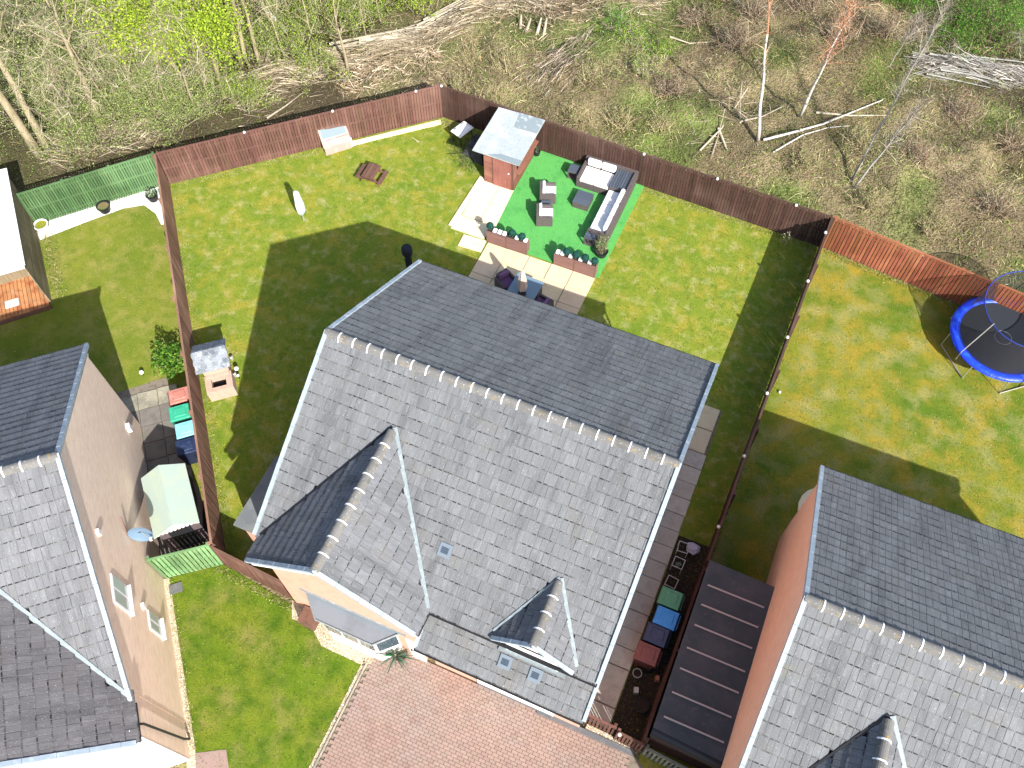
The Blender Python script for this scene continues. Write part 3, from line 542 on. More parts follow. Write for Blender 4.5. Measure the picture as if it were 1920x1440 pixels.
fd = MB().bx(4.62, 5.12, by - .02, by + .02, 0.02, 2.1).build('front_door', m_white, HM); MB().box((4.72, by - .04, 1.0), (.03, .05, .16)).build('handle', m_dark, fd)
MB().box((1.18, by - .3, .3), (.5, .5, .6)).build('meter_cupboard', m_wood, HM)
# downpipe and small vents on the main house
MB().tube([(W + .0, 10.2, 4.7), (W + .0, 10.05, 4.3), (W - .05, 9.95, 3.9), (W - .05, 9.95, 0)], .035, 6).build('downpipe', m_white, HM)

HR, RR, GRr = house('neighbouring brick house at the right edge with grey tiled roof beyond the long grey shed', (3.68, 3.42), 0, 10.0, 10.36, 4.755, 7.79, (0.05, 5.25, -.77, .825), m_tile, m_tilegab, m_brickR, 290, None, 'neighbour_house')
cp = MB(); cp.lathe([(.85, 0), (.88, .03), (.86, .05), (.1, .06)], 20); tag(cp.build('parasol_top', m_slabc, None, (4.72, 14.25, 1.3)), 'round beige parasol top just showing behind the right-hand roof', 'parasol')  # beige disc standing for a parasol top
LW = 10.0; lo = Vector((-10.87, .44)) - Vector((math.cos(aL), math.sin(aL))) * LW
HL, RL, GL = house('buff brick neighbour house at the left edge with white windows and a dish', lo, aL, LW, 11.33, 4.755, 7.98, (LW - 5.2, LW, -1.10, .80), m_tile2, m_tilegab2, m_brickB, 290, {'frontmat': m_brickB}, 'neighbour_house')
# extra pieces on the left house: white front render, windows, pipes, lights
MB().bx(LW - 5.0, LW - .105, -.80, -.77, 0, 4.9).build('render_panel', m_render, HL); MB().add([(LW - 5.0, -.80, 4.9), (LW - .12, -.80, 4.9), (LW - 2.6, -.80, 6.65), (LW - 5.0, -.77, 4.9), (LW - .12, -.77, 4.9), (LW - 2.6, -.77, 6.65)], [(0, 1, 2), (5, 4, 3), (1, 4, 5, 2), (2, 5, 3, 0)]).build('render_panel', m_render, HL)
MB().bx(LW - .11, LW - .02, -1.08, .05, 4.45, 4.72).build('soffit', m_white, HL)
def sidewin(y0, y1, z0, z1):
    w_ = MB().bx(LW - .12, LW - .055, y0, y1, z0, z1).build('window', m_white, HL); n = 2
    for k in range(n):
        a = y0 + .05 + k * (y1 - y0) / n; MB().bx(LW - .054, LW - .048, a, a + (y1 - y0) / n - .09, z0 + .07, z1 - .07).build('pane', m_glassp, w_)
    MB().bx(LW - .11, LW + .03, y0 - .04, y1 + .04, z0 - .06, z0 - .003).build('sill', m_white, w_)
sidewin(2.62, 3.46, 3.8, 5.0); sidewin(2.66, 3.26, 1.12, 2.22)
MB().tube([(LW - .02, -.57, 4.5), (LW + .0, -.5, 4.1), (LW - .03, -.30, .6), (LW - .03, -.2, 0)], .035, 6).build('downpipe', m_dark, HL)
for y, z in ((4.44, 5.61), (3.25, 2.6)): MB().box((LW - .06, y, z), (.1, .14, .22)).build('extractor_vent', m_white, HL)
MB().box((LW - .03, 10.0, 1.6), (.12, .2, .3)).build('meter_box', m_white, HL)
MB().tube([(LW - .10, 4.4, 5.5), (LW - .10, 4.2, 3.2), (LW - .10, 6.4, 2.2)], .008, 4).build('cable', m_dark, HL)
dish = thing('satellite_dish', 'blue grey satellite dish on an arm fixed to the buff brick gable wall', 'satellite dish', Matrix.Rotation(aL, 4, 'Z') @ Vector((LW + .32, 5.35, 3.1)) + Vector((lo.x, lo.y, 0)), aL)
dd_ = MB().lathe([(.02, 0), (.15, .015), (.28, .055), (.36, .10), (.37, .10), (.28, .045), (.02, -.01)], 20); o = dd_.build('reflector', M('dish_paint', (.12, .19, .27), .5), dish); o.rotation_euler = (Matrix.Rotation(-aL, 3, 'Z') @ Vector((.45, -.85, .22))).to_track_quat('Z', 'Y').to_euler()
MB().tube([(0, 0, 0), (-.38, .12, -.1)], .025, 6).build('bracket', m_dark, dish); MB().tube([(0, 0, 0), (.25, -.35, .05)], .012, 5).build('feed_arm', m_alu, dish)
MB().tube([(-.38, .1, .0), (-.32, .35, .65), (-.38, .0, .05)], .012, 5).build('stay_wire', m_fbrown, dish); MB().box((.26, -.36, .06), (.07, .1, .06)).build('receiver', m_white, dish)

# ------------------------------------------------------------------ FENCES
def fence(A, B, h, mat, label, pitch=.12, bw=.104, side=1, rails=3, posts=2.4, name='fence', group=None, cap=True, toprail=True, jit=.02, mid=False):
    "side=+1: boards on the left of A->B"
    A = Vector(A); B = Vector(B); d = B - A; L = d.length; rz = math.atan2(d.y, d.x)
    F_ = thing(name, label, 'fence', (A.x, A.y, 0), rz, group); n = int(L / pitch); pt = L / n; pl = []
    bm_ = MB().box((0, 0, 0), (bw, .02, 1), taper=1)
    for i in range(n):
        hh = h - .05 + random.uniform(-jit, jit) * .6; pl.append(Matrix.Translation(((i + .5) * pt, side * (.032 + random.uniform(0, .006)), hh / 2 + .03)) @ Matrix.Rotation(random.uniform(-.006, .006), 4, 'Y') @ Matrix.Diagonal((1, 1, hh, 1)))
    pieces(F_, bm_, mat, pl, 'board', 300)
    for k in range(rails):
        z = .25 + k * (h - .5) / max(1, rails - 1); MB().box((L / 2, 0, z), (L, .038, .085)).build('rail', mat, F_)
    if toprail: MB().box((L / 2, side * .02, h - .005), (L, .075, .03)).build('capping', mat, F_)
    if mid: MB().box((L / 2, side * .052, h * .52), (L, .012, .035)).build('mid_rail', mat, F_)
    m_ = int(L / posts) or 1
    for i in range(m_ + 1): MB().box((min(max(i * L / m_, .05), L - .05), -side * .06, h / 2), (.09, .08, h)).build('post', mat, F_)
    return F_
F1 = fence(FL0, FB, 1.8, m_fbrown, 'reddish brown board fence at the back left, running up to the corner behind the lawn', side=-1, mid=True)
F2 = fence(FB, FR0, 1.8, m_fdark, 'long dark brown board fence behind the artificial turf and lawn', side=-1)
F3 = fence((-23.9, 18.55), (-12.72, 5.38), 1.8, m_fside, 'faded brown fence between the main lawn and the left neighbour garden', side=1, pitch=.125, bw=.11)
F4 = fence((2.02, 26.08), (1.72, 11.0), 1.8, m_fdark, 'dark brown fence along the right side of the main garden', side=-1, pitch=.12, cap=True)
F4b = fence((1.70, 10.9), (1.66, 5.35), 1.5, m_fdark, 'dark brown fence section hidden beside the long grey shed', side=-1)
F5 = fence((2.06, 26.12), (14.5, 24.6), 1.8, m_forange, 'bright orange brown board fence behind the trampoline garden', side=-1, pitch=.135, bw=.108)
F6 = fence((-27.72, 14.55), (-23.95, 18.6), 1.8, m_fgreen, 'green painted board fence above the white gravel at top left', side=-1, mid=True, pitch=.1, bw=.078, posts=1.8)
F7 = fence((-14.3, 4.15), (-12.78, 5.35), 1.75, m_fgreen2, 'short sage green slatted fence between the buff wall and brown fence', side=-1, mid=True, pitch=.13, bw=.105, posts=1.5)
F8 = fence((-12.7, 5.33), (-10.1, 5.22), 1.75, m_fbrown, 'short brown fence joining the house corner above the front lawn', side=-1, pitch=.12, bw=.115)
F9 = fence((-.12, 5.42), (.82, 5.40), 1.25, m_fbrown, 'brown slatted gate beside the garage corner', side=-1, pitch=.105, bw=.07, rails=2, name='gate', posts=.94); F9['category'] = 'gate'
F10 = fence((.86, 5.32), (1.72, 5.28), 1.25, m_fbrown, 'short brown slatted fence between gate and grey slatted fence', side=-1, pitch=.105, bw=.07, rails=2, posts=.9)
F11 = fence((1.76, 5.26), (3.75, 5.15), 1.1, m_fgrey, 'weathered grey slatted fence in front of the long grey shed', side=-1, pitch=.125, bw=.07, rails=2, posts=1.9)
for F_, xs in ((F1, (3.6, 7.3, 10.9)), (F2, (.1, 9.3, 12.4, 15.6)), (F4, (.9, 3.4, 6.1, 8.6, 11.2, 13.9)), (F10, (.1,))):
    for x in xs:
        b = MB().lathe([(.055, 0), (.06, .03), (.045, .07), (.01, .085)], 10); b.build('solar_light', m_cap, F_, (x, -.07, F_ is F10 and 1.25 or 1.81))

# ------------------------------------------------------------------ GARDEN BAR SHED
SH = thing('garden_shed', 'small red brown timber shed with a grey felted pent roof beside the artificial turf', 'shed', (-11.75, 23.95, 0))
x1_, y1_ = 1.32, 2.3
b = MB()
for y_, z_h in ((0, 2.0), (y1_, 2.15)): pass
hz = lambda x: 1.95 + .0 * x
for k in range(14):
    z = .02 + k * .14
    for (c, d_) in (((x1_ / 2, 0, z + .068), (x1_, .03, .132)), ((x1_ / 2, y1_, z + .068), (x1_, .03, .132)), ((0, y1_ / 2, z + .068), (.03, y1_, .132)), ((x1_, y1_ / 2, z + .068), (.03, y1_, .132))):
        if c[0] == x1_ and 4 <= k <= 11: c = (x1_, .15, c[2]); d_ = (.03, .3, d_[2])
        MB().box(c, d_).build('cladding_board', m_shedw, SH)
MB().bx(.02, x1_ - .02, .02, y1_ - .02, .0, .55).build('lining', m_wood, SH); MB().bx(x1_ - .06, x1_ + .14, .3, y1_ + .05, .70, .76).build('serving_shelf', m_shedw, SH)
MB().bx(x1_ - .05, x1_ + .02, y1_ - .12, y1_, .6, 1.95).build('post', m_shedw, SH)
dr_ = MB().bx(.42, x1_ - .08, -.045, -.02, .04, 1.9).build('door', m_shedw, SH); MB().ball((x1_ - .2, -.07, 1.0), .035).build('door_knob', m_white, dr_)
for x in (.40, x1_ - .04): MB().bx(x - .015, x + .02, -.04, -.018, 0, 1.95).build('corner_trim', m_wood, SH)
rfS = MB().slab([(-.25, -.50, 2.22), (x1_ + .42, -.42, 2.08), (x1_ + .42, y1_ + .0, 2.08), (-.25, y1_ - .2, 2.22)], .05)
m_feltb = M('bleached_felt', (.36, .39, .385), .9, [(1.3, 4, .42, .55, (.25, .29, .30), (1, 1, 1)), (45, 2, .45, .6, (.48, .50, .48), (1, 1, 1), .7)], bump=(80, .3, .01))
R_ = rfS.build('roof', m_feltb, SH); MB().slab([(.75, y1_ - .95, 2.163), (x1_ + .40, y1_ - .85, 2.10), (x1_ + .40, y1_ - .02, 2.10), (.65, y1_ - .1, 2.165)], .012).build('felt_sheet', M('dark_felt_patch', (.20, .24, .255), .8, [(5, 3, .55, .7, (.42, .45, .45))]), R_); MB().slab([(.4, -.46, 2.19), (x1_ + .43, -.43, 2.10), (x1_ + .43, -.15, 2.10), (.85, -.2, 2.155)], .014).build('felt_sheet', M('dark_felt_edge', (.19, .23, .245), .8), R_)

# lean-to store beside the main house
ST = thing('garden_store', 'low store with flat grey felt roof tucked against the left side of the main house', 'shed', (-12.05, 6.25, 0))
MB().bx(0, 1.8, 0, 2.35, 0, 2.05).build('wall', m_brickO, ST); MB().slab([(-.18, -.14, 2.2), (1.8, -.14, 2.26), (1.8, 2.45, 2.26), (-.18, 2.45, 2.2)], .08).build('roof', m_felt, ST)
# long grey shed on the right
GS = thing('garden_shed', 'long dark grey shed roof with pale battens between the fence and right-hand house', 'shed', (1.74, 5.42, 0))
MB().bx(.05, 2.0, .1, 5.4, 0, 1.9).build('wall', m_fdark, GS); m_grp = M('dark_grey_roof_sheet', (.044, .060, .070), .65, [(1, 4, .45, .65, (.07, .078, .09)), (6, 4, .6, .75, (.12, .12, .115), (1, 1, 1), .7)], bump=(8, .15, .02))
GRf = MB().slab([(-.02, .22, 2.08), (2.08, .12, 2.08), (2.08, 5.45, 2.12), (-.02, 5.5, 2.12)], .05).build('roof', m_grp, GS)
b = MB()
for i in range(6):
    t0 = i / 6 * 1.3; t1 = (i + 1) / 6 * 1.3
    b.slab([(-.02, .22 - .22 * math.sin(t0), 2.08 - .3 * (1 - math.cos(t0))), (2.08, .12 - .22 * math.sin(t0), 2.08 - .3 * (1 - math.cos(t0))), (2.08, .12 - .22 * math.sin(t1), 2.08 - .3 * (1 - math.cos(t1))), (-.02, .22 - .22 * math.sin(t1), 2.08 - .3 * (1 - math.cos(t1)))], .02)
b.build('roof_lip', M('glossy_black_sheet', (.012, .014, .018), .3), GS); m_batten = M('pale_batten', (.40, .37, .36), .8)
for (u, v) in ((1322, 1093), (1309, 1129), (1294, 1166), (1278, 1208), (1266, 1247), (1252, 1292), (1237, 1338)):
    g_ = G(u, v, 2.15); MB().box((1.03, g_.y - 5.42 - .02, 2.135), (1.74, .045, .035)).build('batten', m_batten, GS)
# left neighbour's shed
r0 = G(297, 872, 2.3); r1 = G(323, 985, 2.3); dS = (r1 - r0); lS = dS.length; rzS = math.atan2(dS.y, dS.x)
NS = thing('garden_shed', 'pale green felt roofed shed between the buff gable wall and the brown fence', 'shed', (r0.x, r0.y, 0), rzS)
NR = MB().slab([(0, 0, 2.3), (lS, 0, 2.3), (lS, -.72, 1.86), (0, -.72, 1.86)], .04).slab([(0, 0, 2.3), (lS, 0, 2.3), (lS, .72, 1.86), (0, .72, 1.86)], .04)
NR.build('roof', M('pale_green_felt', (.36, .44, .38), .9, [(2, 3, .45, .65, (.40, .46, .35)), (25, 3, .5, .7, (.30, .37, .33), (1, 1, 1), .5)]), NS)
m_shadw = M('white_shed_gable', (.62, .56, .54), .8)
b = MB(); b.add([(lS - .12, -.66, 1.84), (lS - .12, .66, 1.84), (lS - .12, 0, 2.24), (lS - .2, -.66, 1.84), (lS - .2, .66, 1.84), (lS - .2, 0, 2.24)], [(0, 1, 2), (5, 4, 3), (0, 3, 4, 1)]); b.build('gable_board', m_shadw, NS)
MB().bx(.05, lS - .2, -.62, .62, 0, 1.84).build('wall', M('dark_purple_shed_wall', (.10, .075, .08), .85, [(3, 3, .5, .7, (.07, .05, .055), (1, 1, 9))]), NS)
sc = MB()
for k in range(10): sc.lathe([(.065, -.008), (.065, .008)], 10, (lS - .11, -.58 + k * .13, 1.80))
sc.build('scalloped_trim', m_shadw, NS); MB().bx(lS - .2, lS - .17, -.35, .35, .05, 1.7).build('door', m_dark, NS)
# summer house top-left
Cc = Vector((-24.58, 11.62)); rzc = math.atan2(.69, -.72)      # local x runs back along the side wall
CB = thing('summer_house', 'timber summer house with bright white roof and orange deck at the left edge', 'summer house', (Cc.x, Cc.y, 0), rzc)
# local y positive is to the left of (-.72,.69) => away from lawn
for k in range(17):
    MB().box((2.45, 0.02, .10 + k * .142), (4.9, .05, .128)).build('cladding_board', m_cabin, CB)
MB().slab([(0.0, -.08, 2.46), (5.1, -.08, 2.46), (5.1, 4.6, 2.62), (0.0, 4.6, 2.62)], .06).build('roof', M('white_roof_sheet', (.80, .80, .80), .6), CB)
MB().slab([(-.14, -.04, 2.40), (.12, -.04, 2.47), (.12, 4.6, 2.60), (-.14, 4.6, 2.53)], .04).build('roof_edge', M('pale_roof_edge', (.55, .56, .54), .7), CB)
MB().bx(1.5, 1.56, .06, 4.4, 0.2, 2.4).build('front_wall', m_cabin, CB)
for k in range(30): MB().box((.72, .10 + k * .145, .22), (1.9, .13, .03)).build('deck_board', m_deck, CB) if k < 30 else 0
MB().bx(-.27, -.23, .0, 4.4, .02, .2).build('deck_fascia', m_wood, CB)
for k in range(1, 3): MB().box((-.20, k * 2.1, 1.3), (.09, .09, 2.3)).build('post', m_cabin, CB)
MB().box((.4, 1.35, .25), (.35, .5, .012)).build('door_mat', m_white, CB)

# ------------------------------------------------------------------ outdoor oven / barbecue hearth
OV = thing('brick_barbecue', 'brick barbecue hearth with grey shingled hood against the left fence', 'barbecue', (-16.8, 11.45, 0), math.radians(40.5))
# local x along fence-perpendicular (towards lawn) ; local y towards the back fence
m_hearth = M('pink_buff_brick', (.46, .32, .25), .9, [(8, 3, .5, .7, (.38, .26, .20))], bump=(30, .4, .01))
MB().bx(-.42, .42, -.45, .42, 0, .72).build('body', m_hearth, OV)
top = MB(); top.bx(-.48, -.26, -1.02, -.30, .0, .62); top.bx(.26, .48, -1.02, -.30, 0, .62); top.bx(-.259, .259, -1.02, -.86, 0, .615); top.build('hearth', m_hearth, OV)
MB().bx(-.255, .255, -.858, -.46, .02, .36).build('firebox', m_black, OV)
gr_ = MB()
for k in range(7): gr_.tube([(-.2 + k * .065, -.52, .60), (-.2 + k * .065, -.455, .60)], .008, 4)
gr_.build('grill', m_alu, OV); MB().bx(-.44, .44, -.34, .42, .721, 1.2).build('hood', m_hearth, OV)
m_sh = M('grey_shingle', (.23, .25, .275), .85, [(3, 4, .45, .62, (.12, .14, .16)), (10, 3, .55, .7, (.36, .38, .40), (1, 1, 1), .8)], rnd=.2)
rv = MB().slab([(-.6, -.50, 1.24), (.6, -.50, 1.24), (.6, .1, 1.62), (-.6, .1, 1.62)], .05).slab([(-.6, .62, 1.26), (.6, .62, 1.26), (.6, .1, 1.62), (-.6, .1, 1.62)], .05); RV = rv.build('hood_roof', m_sh, OV)
for r in range(5):
    for i in range(6):
        for sg in (0, 1):
            if sg == 0: c = Vector((-.5 + i * .2 + (.04 if r % 2 else 0) - .02, -.49 + r * .125, 1.26 + r * .0807)); a = math.atan(.4 / .62)
            else: c = Vector((-.5 + i * .2, .59 - r * .105, 1.30 + r * .073)); a = -math.atan(.36 / .52)
            o = MB().box((0, 0, 0), (.192, .15, .018)).build('shingle', m_sh, RV); o.matrix_local = Matrix.Translation(c) @ Matrix.Rotation(a - (.1 if sg == 0 else -.1), 4, 'X')
for (u, v, z, r, lb) in ((443, 691, .3, .085, 'larger white globe lamp on the grass right of the brick barbecue'), (446, 704, .22, .055, 'smaller white globe lamp beside the brick barbecue'), (265, 698, .2, .085, 'white globe lamp on the left neighbour lawn near the paving'), (1462, 735, .06, .05, 'small white ball lying on the right-hand lawn near the fence')):
    g_ = G(u, v, z); t = thing('garden_lamp' if r > .052 else 'ball', lb, 'lamp' if r > .052 else 'ball', (g_.x, g_.y, 0)); MB().ball((0, 0, z), r).build('globe', m_white, t, smooth=True)
    if r > .052: MB().tube([(0, 0, 0), (0, 0, z)], .02, 6).build('stem', m_dark, t)
for (u, v, lb) in ((434, 671, 'small grey metal lantern nearest the shingled hood edge'), (440, 702, 'small grey metal lantern between the white globe lamps and hearth')):
    g_ = G(u, v, .1); t = thing('lantern', lb, 'lantern', (g_.x, g_.y, 0)); MB().lathe([(.06, 0), (.07, .02), (.06, .16), (.075, .17), (.03, .2)], 12).build('body', m_alu, t); MB().lathe([(.03, .201), (.03, .206)], 10).build('opening', m_black, t)

# ------------------------------------------------------------------ SMALL GARDEN THINGS
PT = thing('picnic_table', 'small brown wooden picnic table with two bench seats on the back lawn', 'picnic table', G(699, 335, 0).to_tuple(), math.radians(2))
for k in range(4): MB().box((-.21 + k * .14, 0, .46), (.13, .82, .03)).build('table_plank', m_wood, PT)
for s in (-1, 1):
    for k in range(2): MB().box((s * (.47 + k * .09), 0, .27), (.085, .80, .03)).build('seat_plank', m_wood, PT)
    for t in (-1, 1): MB().tube([(s * .45, t * .3, 0), (s * .2, t * .3, .45)], .03, 4).build('leg', m_wood, PT)
for t in (-1, 1): MB().box((0, t * .3, .235), (1.15, .06, .05)).build('crossbar', m_wood, PT)
UA = thing('rotary_airer', 'closed rotary clothes airer under a pale grey cover standing on the lawn', 'clothes airer', G(570, 413, 0).to_tuple())
MB().tube([(0, 0, 0), (0, 0, .4)], .03, 8).build('pole', m_alu, UA); m_pale = M('pale_grey_cover', (.45, .53, .55), .7, bump=(12, .5, .05))
cv = MB(); n = 10; prof = [(.05, .35), (.13, .55), (.15, .95), (.11, 1.4), (.09, 1.68), (.03, 1.72)]; cv.lathe(prof, 10)
cv.v = [(x * (1 + .28 * ((i % 10) % 2)), y * (1 + .28 * ((i % 10) % 2)), z) for i, (x, y, z) in enumerate(cv.v)]; cv.build('cover', m_pale, UA)
g_ = G(762, 464, 2.1); PH = thing('patio_heater', 'tall dark covered patio heater standing behind the main roof corner', 'patio heater', (g_.x, g_.y, 0))
MB().lathe([(.22, 0), (.22, .25), (.14, .3), (.13, 1.6), (.2, 1.75), (.21, 2.05), (.17, 2.12), (.02, 2.14)], 14).build('cover', M('navy_cover', (.012, .015, .025), .7, bump=(8, .4, .05)), PH, smooth=False); MB().lathe([(.25, 0), (.25, .06)], 14).build('base', m_dark, PH)
# cold frame with glass lid against back left fence
a_ = G(612, 292, 0); b_ = G(660, 277, 0); dv = (b_ - a_); rc_ = math.atan2(dv.y, dv.x); CFm = thing('cold_frame', 'pink wooden cold frame with a grey glass lid against the back fence', 'cold frame', a_.to_tuple(), rc_)
wL = dv.length; m_pink = M('pink_stained_wood', (.42, .27, .235), .8, [(4, 3, .5, .7, (.50, .36, .33))])
MB().bx(0, wL, 0, .05, 0, .42).build('front_board', m_pink, CFm); MB().bx(0, wL, .5, .55, 0, .62).build('back_board', m_pink, CFm)
for x in (0, wL - .04): MB().bx(x, x + .04, .051, .499, 0, .45).build('side_board', m_pink, CFm)
MB().slab([(-.03, -.03, .43), (wL + .03, -.03, .43), (wL + .03, .22, .6), (-.03, .22, .6)], .04).build('lid_board', m_pink, CFm)
LD = MB().slab([(-.03, .23, .61), (wL + .03, .23, .61), (wL + .03, .58, 1.02), (-.03, .58, 1.02)], .04).build('lid', m_pink, CFm); MB().slab([(.05, .27, .67), (wL - .05, .27, .67), (wL - .05, .54, .985), (.05, .54, .985)], .02).build('pane', M('pale_blue_glass', (.13, .18, .20), .55), LD)
b = MB(); b.box((0, 0, .14), (.16, .32, .28), taper=.8); tag(b.build('watering_can', m_white, None, G(658, 270, 0), .6), 'small white and black tub standing right of the cold frame', 'tub')
# white tray on a tarpaulin-covered stack
TR = thing('garden_trolley', 'white plastic tray on a dark frame near the fence corner by the shed', 'trolley', G(868, 262, 0).to_tuple(), math.radians(-20))
b = MB().box((0, 0, .62), (.62, .86, .07), taper=.9); o = b.build('tray', m_white, TR, bevel=.03); MB().box((0, 0, .665), (.36, .56, .02)).build('tray_floor', M('bright_white_plastic', (.9, .9, .9), .4), TR)
for s in (-1, 1):
    for t in (-1, 1): MB().tube([(s * .25, t * .35, 0), (s * .22, t * .32, .6)], .02, 5).build('leg', m_dark, TR)
for t in (-1, 1): MB().box((-.2, t * .22, .66), (.05, .16, .02)).build('slot', m_black, TR)
P = np.array([(-13.3, 25.0), (-12.2, 24.7), (-12.15, 26.0), (-13.2, 26.15)]); gx_ = 22; b = MB()
for j in range(gx_):
    for i in range(gx_):
        s, t = i / (gx_ - 1), j / (gx_ - 1); p = (P[0] * (1 - s) + P[1] * s) * (1 - t) + (P[3] * (1 - s) + P[2] * s) * t
        e = min(s, 1 - s, t, 1 - t); b.v.append((p[0], p[1], .02 + min(1, e * 7) * (.28 + .16 * vnoise(p[0], p[1], 4.0) + .08 * vnoise(p[0], p[1], 11))))
b.f = [(j * gx_ + i, j * gx_ + i + 1, (j + 1) * gx_ + i + 1, (j + 1) * gx_ + i) for j in range(gx_ - 1) for i in range(gx_ - 1)]
tag(b.build('tarpaulin', M('dark_tarpaulin', (.045, .045, .045), .5, [(4, 4, .5, .7, (.09, .09, .085))], bump=(20, .7, .04))), 'crumpled dark grey tarpaulin over a low heap beside the shed', 'tarpaulin')
tag(MB().tube([(-13.9, 24.7, .05), (-13.5, 24.85, .1), (-13.0, 24.75, .5), (-12.1, 24.9, .9)], .012, 5).build('garden_hose', m_dark), 'thin dark hose trailing from the tarpaulin towards the shed', 'hose')

# planters with topiary balls
def planter(px, label, ball_t, cup_t):
    PL = thing('planter', label, 'planter', (px, 21.18, 0), math.radians(1)); L = 1.72
    for k in range(6): MB().box((L / 4, -.15, .07 + k * .118), (L / 2 - .02, .02, .108)).build('board', m_planter, PL); MB().box((3 * L / 4, -.15, .07 + k * .118), (L / 2 - .02, .02, .108)).build('board', m_planter, PL)
    MB().bx(0, L, -.135, .15, 0, .62).build('body', m_planter, PL); MB().bx(L + .001, L + .02, -.15, .15, 0, .7).build('side_board', m_planter, PL); MB().bx(L / 2 - .012, L / 2 + .012, -.172, -.155, 0, .72).build('batten', m_wood, PL)
    MB().bx(.03, L - .03, -.12, .13, .621, .66).build('soil', m_soild, PL)
    for i, t in enumerate(ball_t):
        tb = thing('topiary_ball', 'teal topiary ball, %s, standing in the %s brown planter' % ((['leftmost', 'middle', 'rightmost'] if len(ball_t) == 3 else ['leftmost of four', 'second of four', 'third of four', 'rightmost of four'])[i], label.split()[0]), 'topiary', (px + t * L, 21.2, .66)); MB().tube([(0, 0, -.02), (0, 0, .2)], .02, 6).build('stem', m_bark, tb); N = 900
        n = unit(RNG.normal(size=(N, 3))); V, F, k = leafquads(n * RNG.uniform(.105, .15, (N, 1)) + np.array([0, 0, .22]), np.full(N, .02), .1)
        MB().ball((0, 0, .22), .13, 12, 8).build('core', m_topiary, tb); npmesh('foliage', V, F, m_leaf, parent=tb, col=np.repeat(pickcol(N, [(.02, .13, .10), (.01, .07, .055), (.04, .17, .13)]), k, 0))
    for t in cup_t: MB().box((px + t * L - px, 0, .70), (.15, .17, .09), taper=.92).build('white_pot', m_white, PL)
planter(-10.36, 'left long brown planter at the edge of the patio', (.06, .62, .86), (.19, .31, .43, .74, .95)); planter(-7.46, 'right long brown planter at the edge of the patio', (.28, .50, .72, .95), (.07, .18, .38, .62, .84))

# rattan furniture
def box_seat(root, x0, x1, y0, y1, h, mat=m_rattan, nm='base'): return MB().bx(x0, x1, y0, y1, .02, h).build(nm, mat, root, bevel=.01)
SF = thing('corner_sofa', 'dark rattan corner sofa with white cushions and slatted corner table on the turf', 'sofa', (-8.12, 22.75, .055))
MB().bx(0, 2.28, 2.42, 3.45, .02, .33).build('base', m_rattan, SF); MB().bx(1.42, 2.28, .0, 2.419, .02, .33).build('base', m_rattan, SF)
MB().bx(2.16, 2.30, .0, 3.62, .331, .72).build('backrest', m_rattan, SF); MB().bx(0, 2.159, 3.47, 3.6, .331, .72).build('backrest', m_rattan, SF)
MB().bx(0.0, .1, 2.42, 3.46, .331, .58).build('armrest', m_rattan, SF); MB().bx(1.42, 2.15, 0.0, .1, .331, .58).build('armrest', m_rattan, SF)
for x0_, x1x, y0_, y1_c in ((.12, .74, 2.44, 3.28), (.76, 1.38, 2.44, 3.28), (1.44, 2.0, .12, .86), (1.44, 2.0, .88, 1.62), (1.44, 2.0, 1.64, 2.40)):
    MB().bx(x0_, x1x, y0_, y1_c, .335, .46).build('seat_cushion', m_cush, SF, bevel=.035)
for x0_, x1x, y0_, y1_c in ((.14, .74, 3.29, 3.45), (.76, 1.38, 3.29, 3.45), (1.98, 2.15, .14, .84), (1.98, 2.15, .88, 1.60), (1.98, 2.15, 1.66, 2.38)):
    MB().bx(x0_, x1x, y0_, y1_c, .465, .82).build('back_cushion', m_cush, SF, bevel=.06)
MB().bx(1.42, 2.15, 2.43, 3.46, .331, .60).build('corner_table', m_rattan, SF)
for k in range(7): MB().box((1.47 + k * .105, 2.94, .615), (.085, 1.0, .03)).build('slat', m_rattang, SF)
def slat_table(x, y, w_, d_, h, label, nm='side_table', closed=False):
    t = thing(nm, label, 'table', (x, y, .055))
    for k in range(5): MB().box(((0), -d_ / 2 + (k + .5) * d_ / 5, h - .015), (w_, d_ / 5 - .012, .03)).build('slat', m_rattang, t)
    MB().bx(-w_ / 2, w_ / 2, -d_ / 2, d_ / 2, h - .08, h - .031).build('apron', m_rattan, t)
    if closed: MB().bx(-w_ / 2 + .01, w_ / 2 - .01, -d_ / 2 + .01, d_ / 2 - .01, .0, h - .081).build('base', m_rattan, t)
    else:
        for a in (-1, 1):
            for b in (-1, 1): MB().box((a * (w_ / 2 - .03), b * (d_ / 2 - .03), (h - .08) / 2), (.05, .05, h - .08)).build('leg', m_rattan, t)
        MB().bx(-w_ / 2, w_ / 2, -d_ / 2, d_ / 2, .03, .06).build('shelf', m_rattan, t)
    return t
slat_table(-7.52, 24.42, .68, .72, .34, 'low square grey slatted coffee table in front of the corner sofa', 'coffee_table', True)
slat_table(-8.42, 25.68, .42, .46, .45, 'small slatted side table at the far left end of the corner sofa by the fence'); slat_table(-6.50, 22.62, .46, .42, .45, 'small slatted side table at the near end of the corner sofa beside the potted plant')
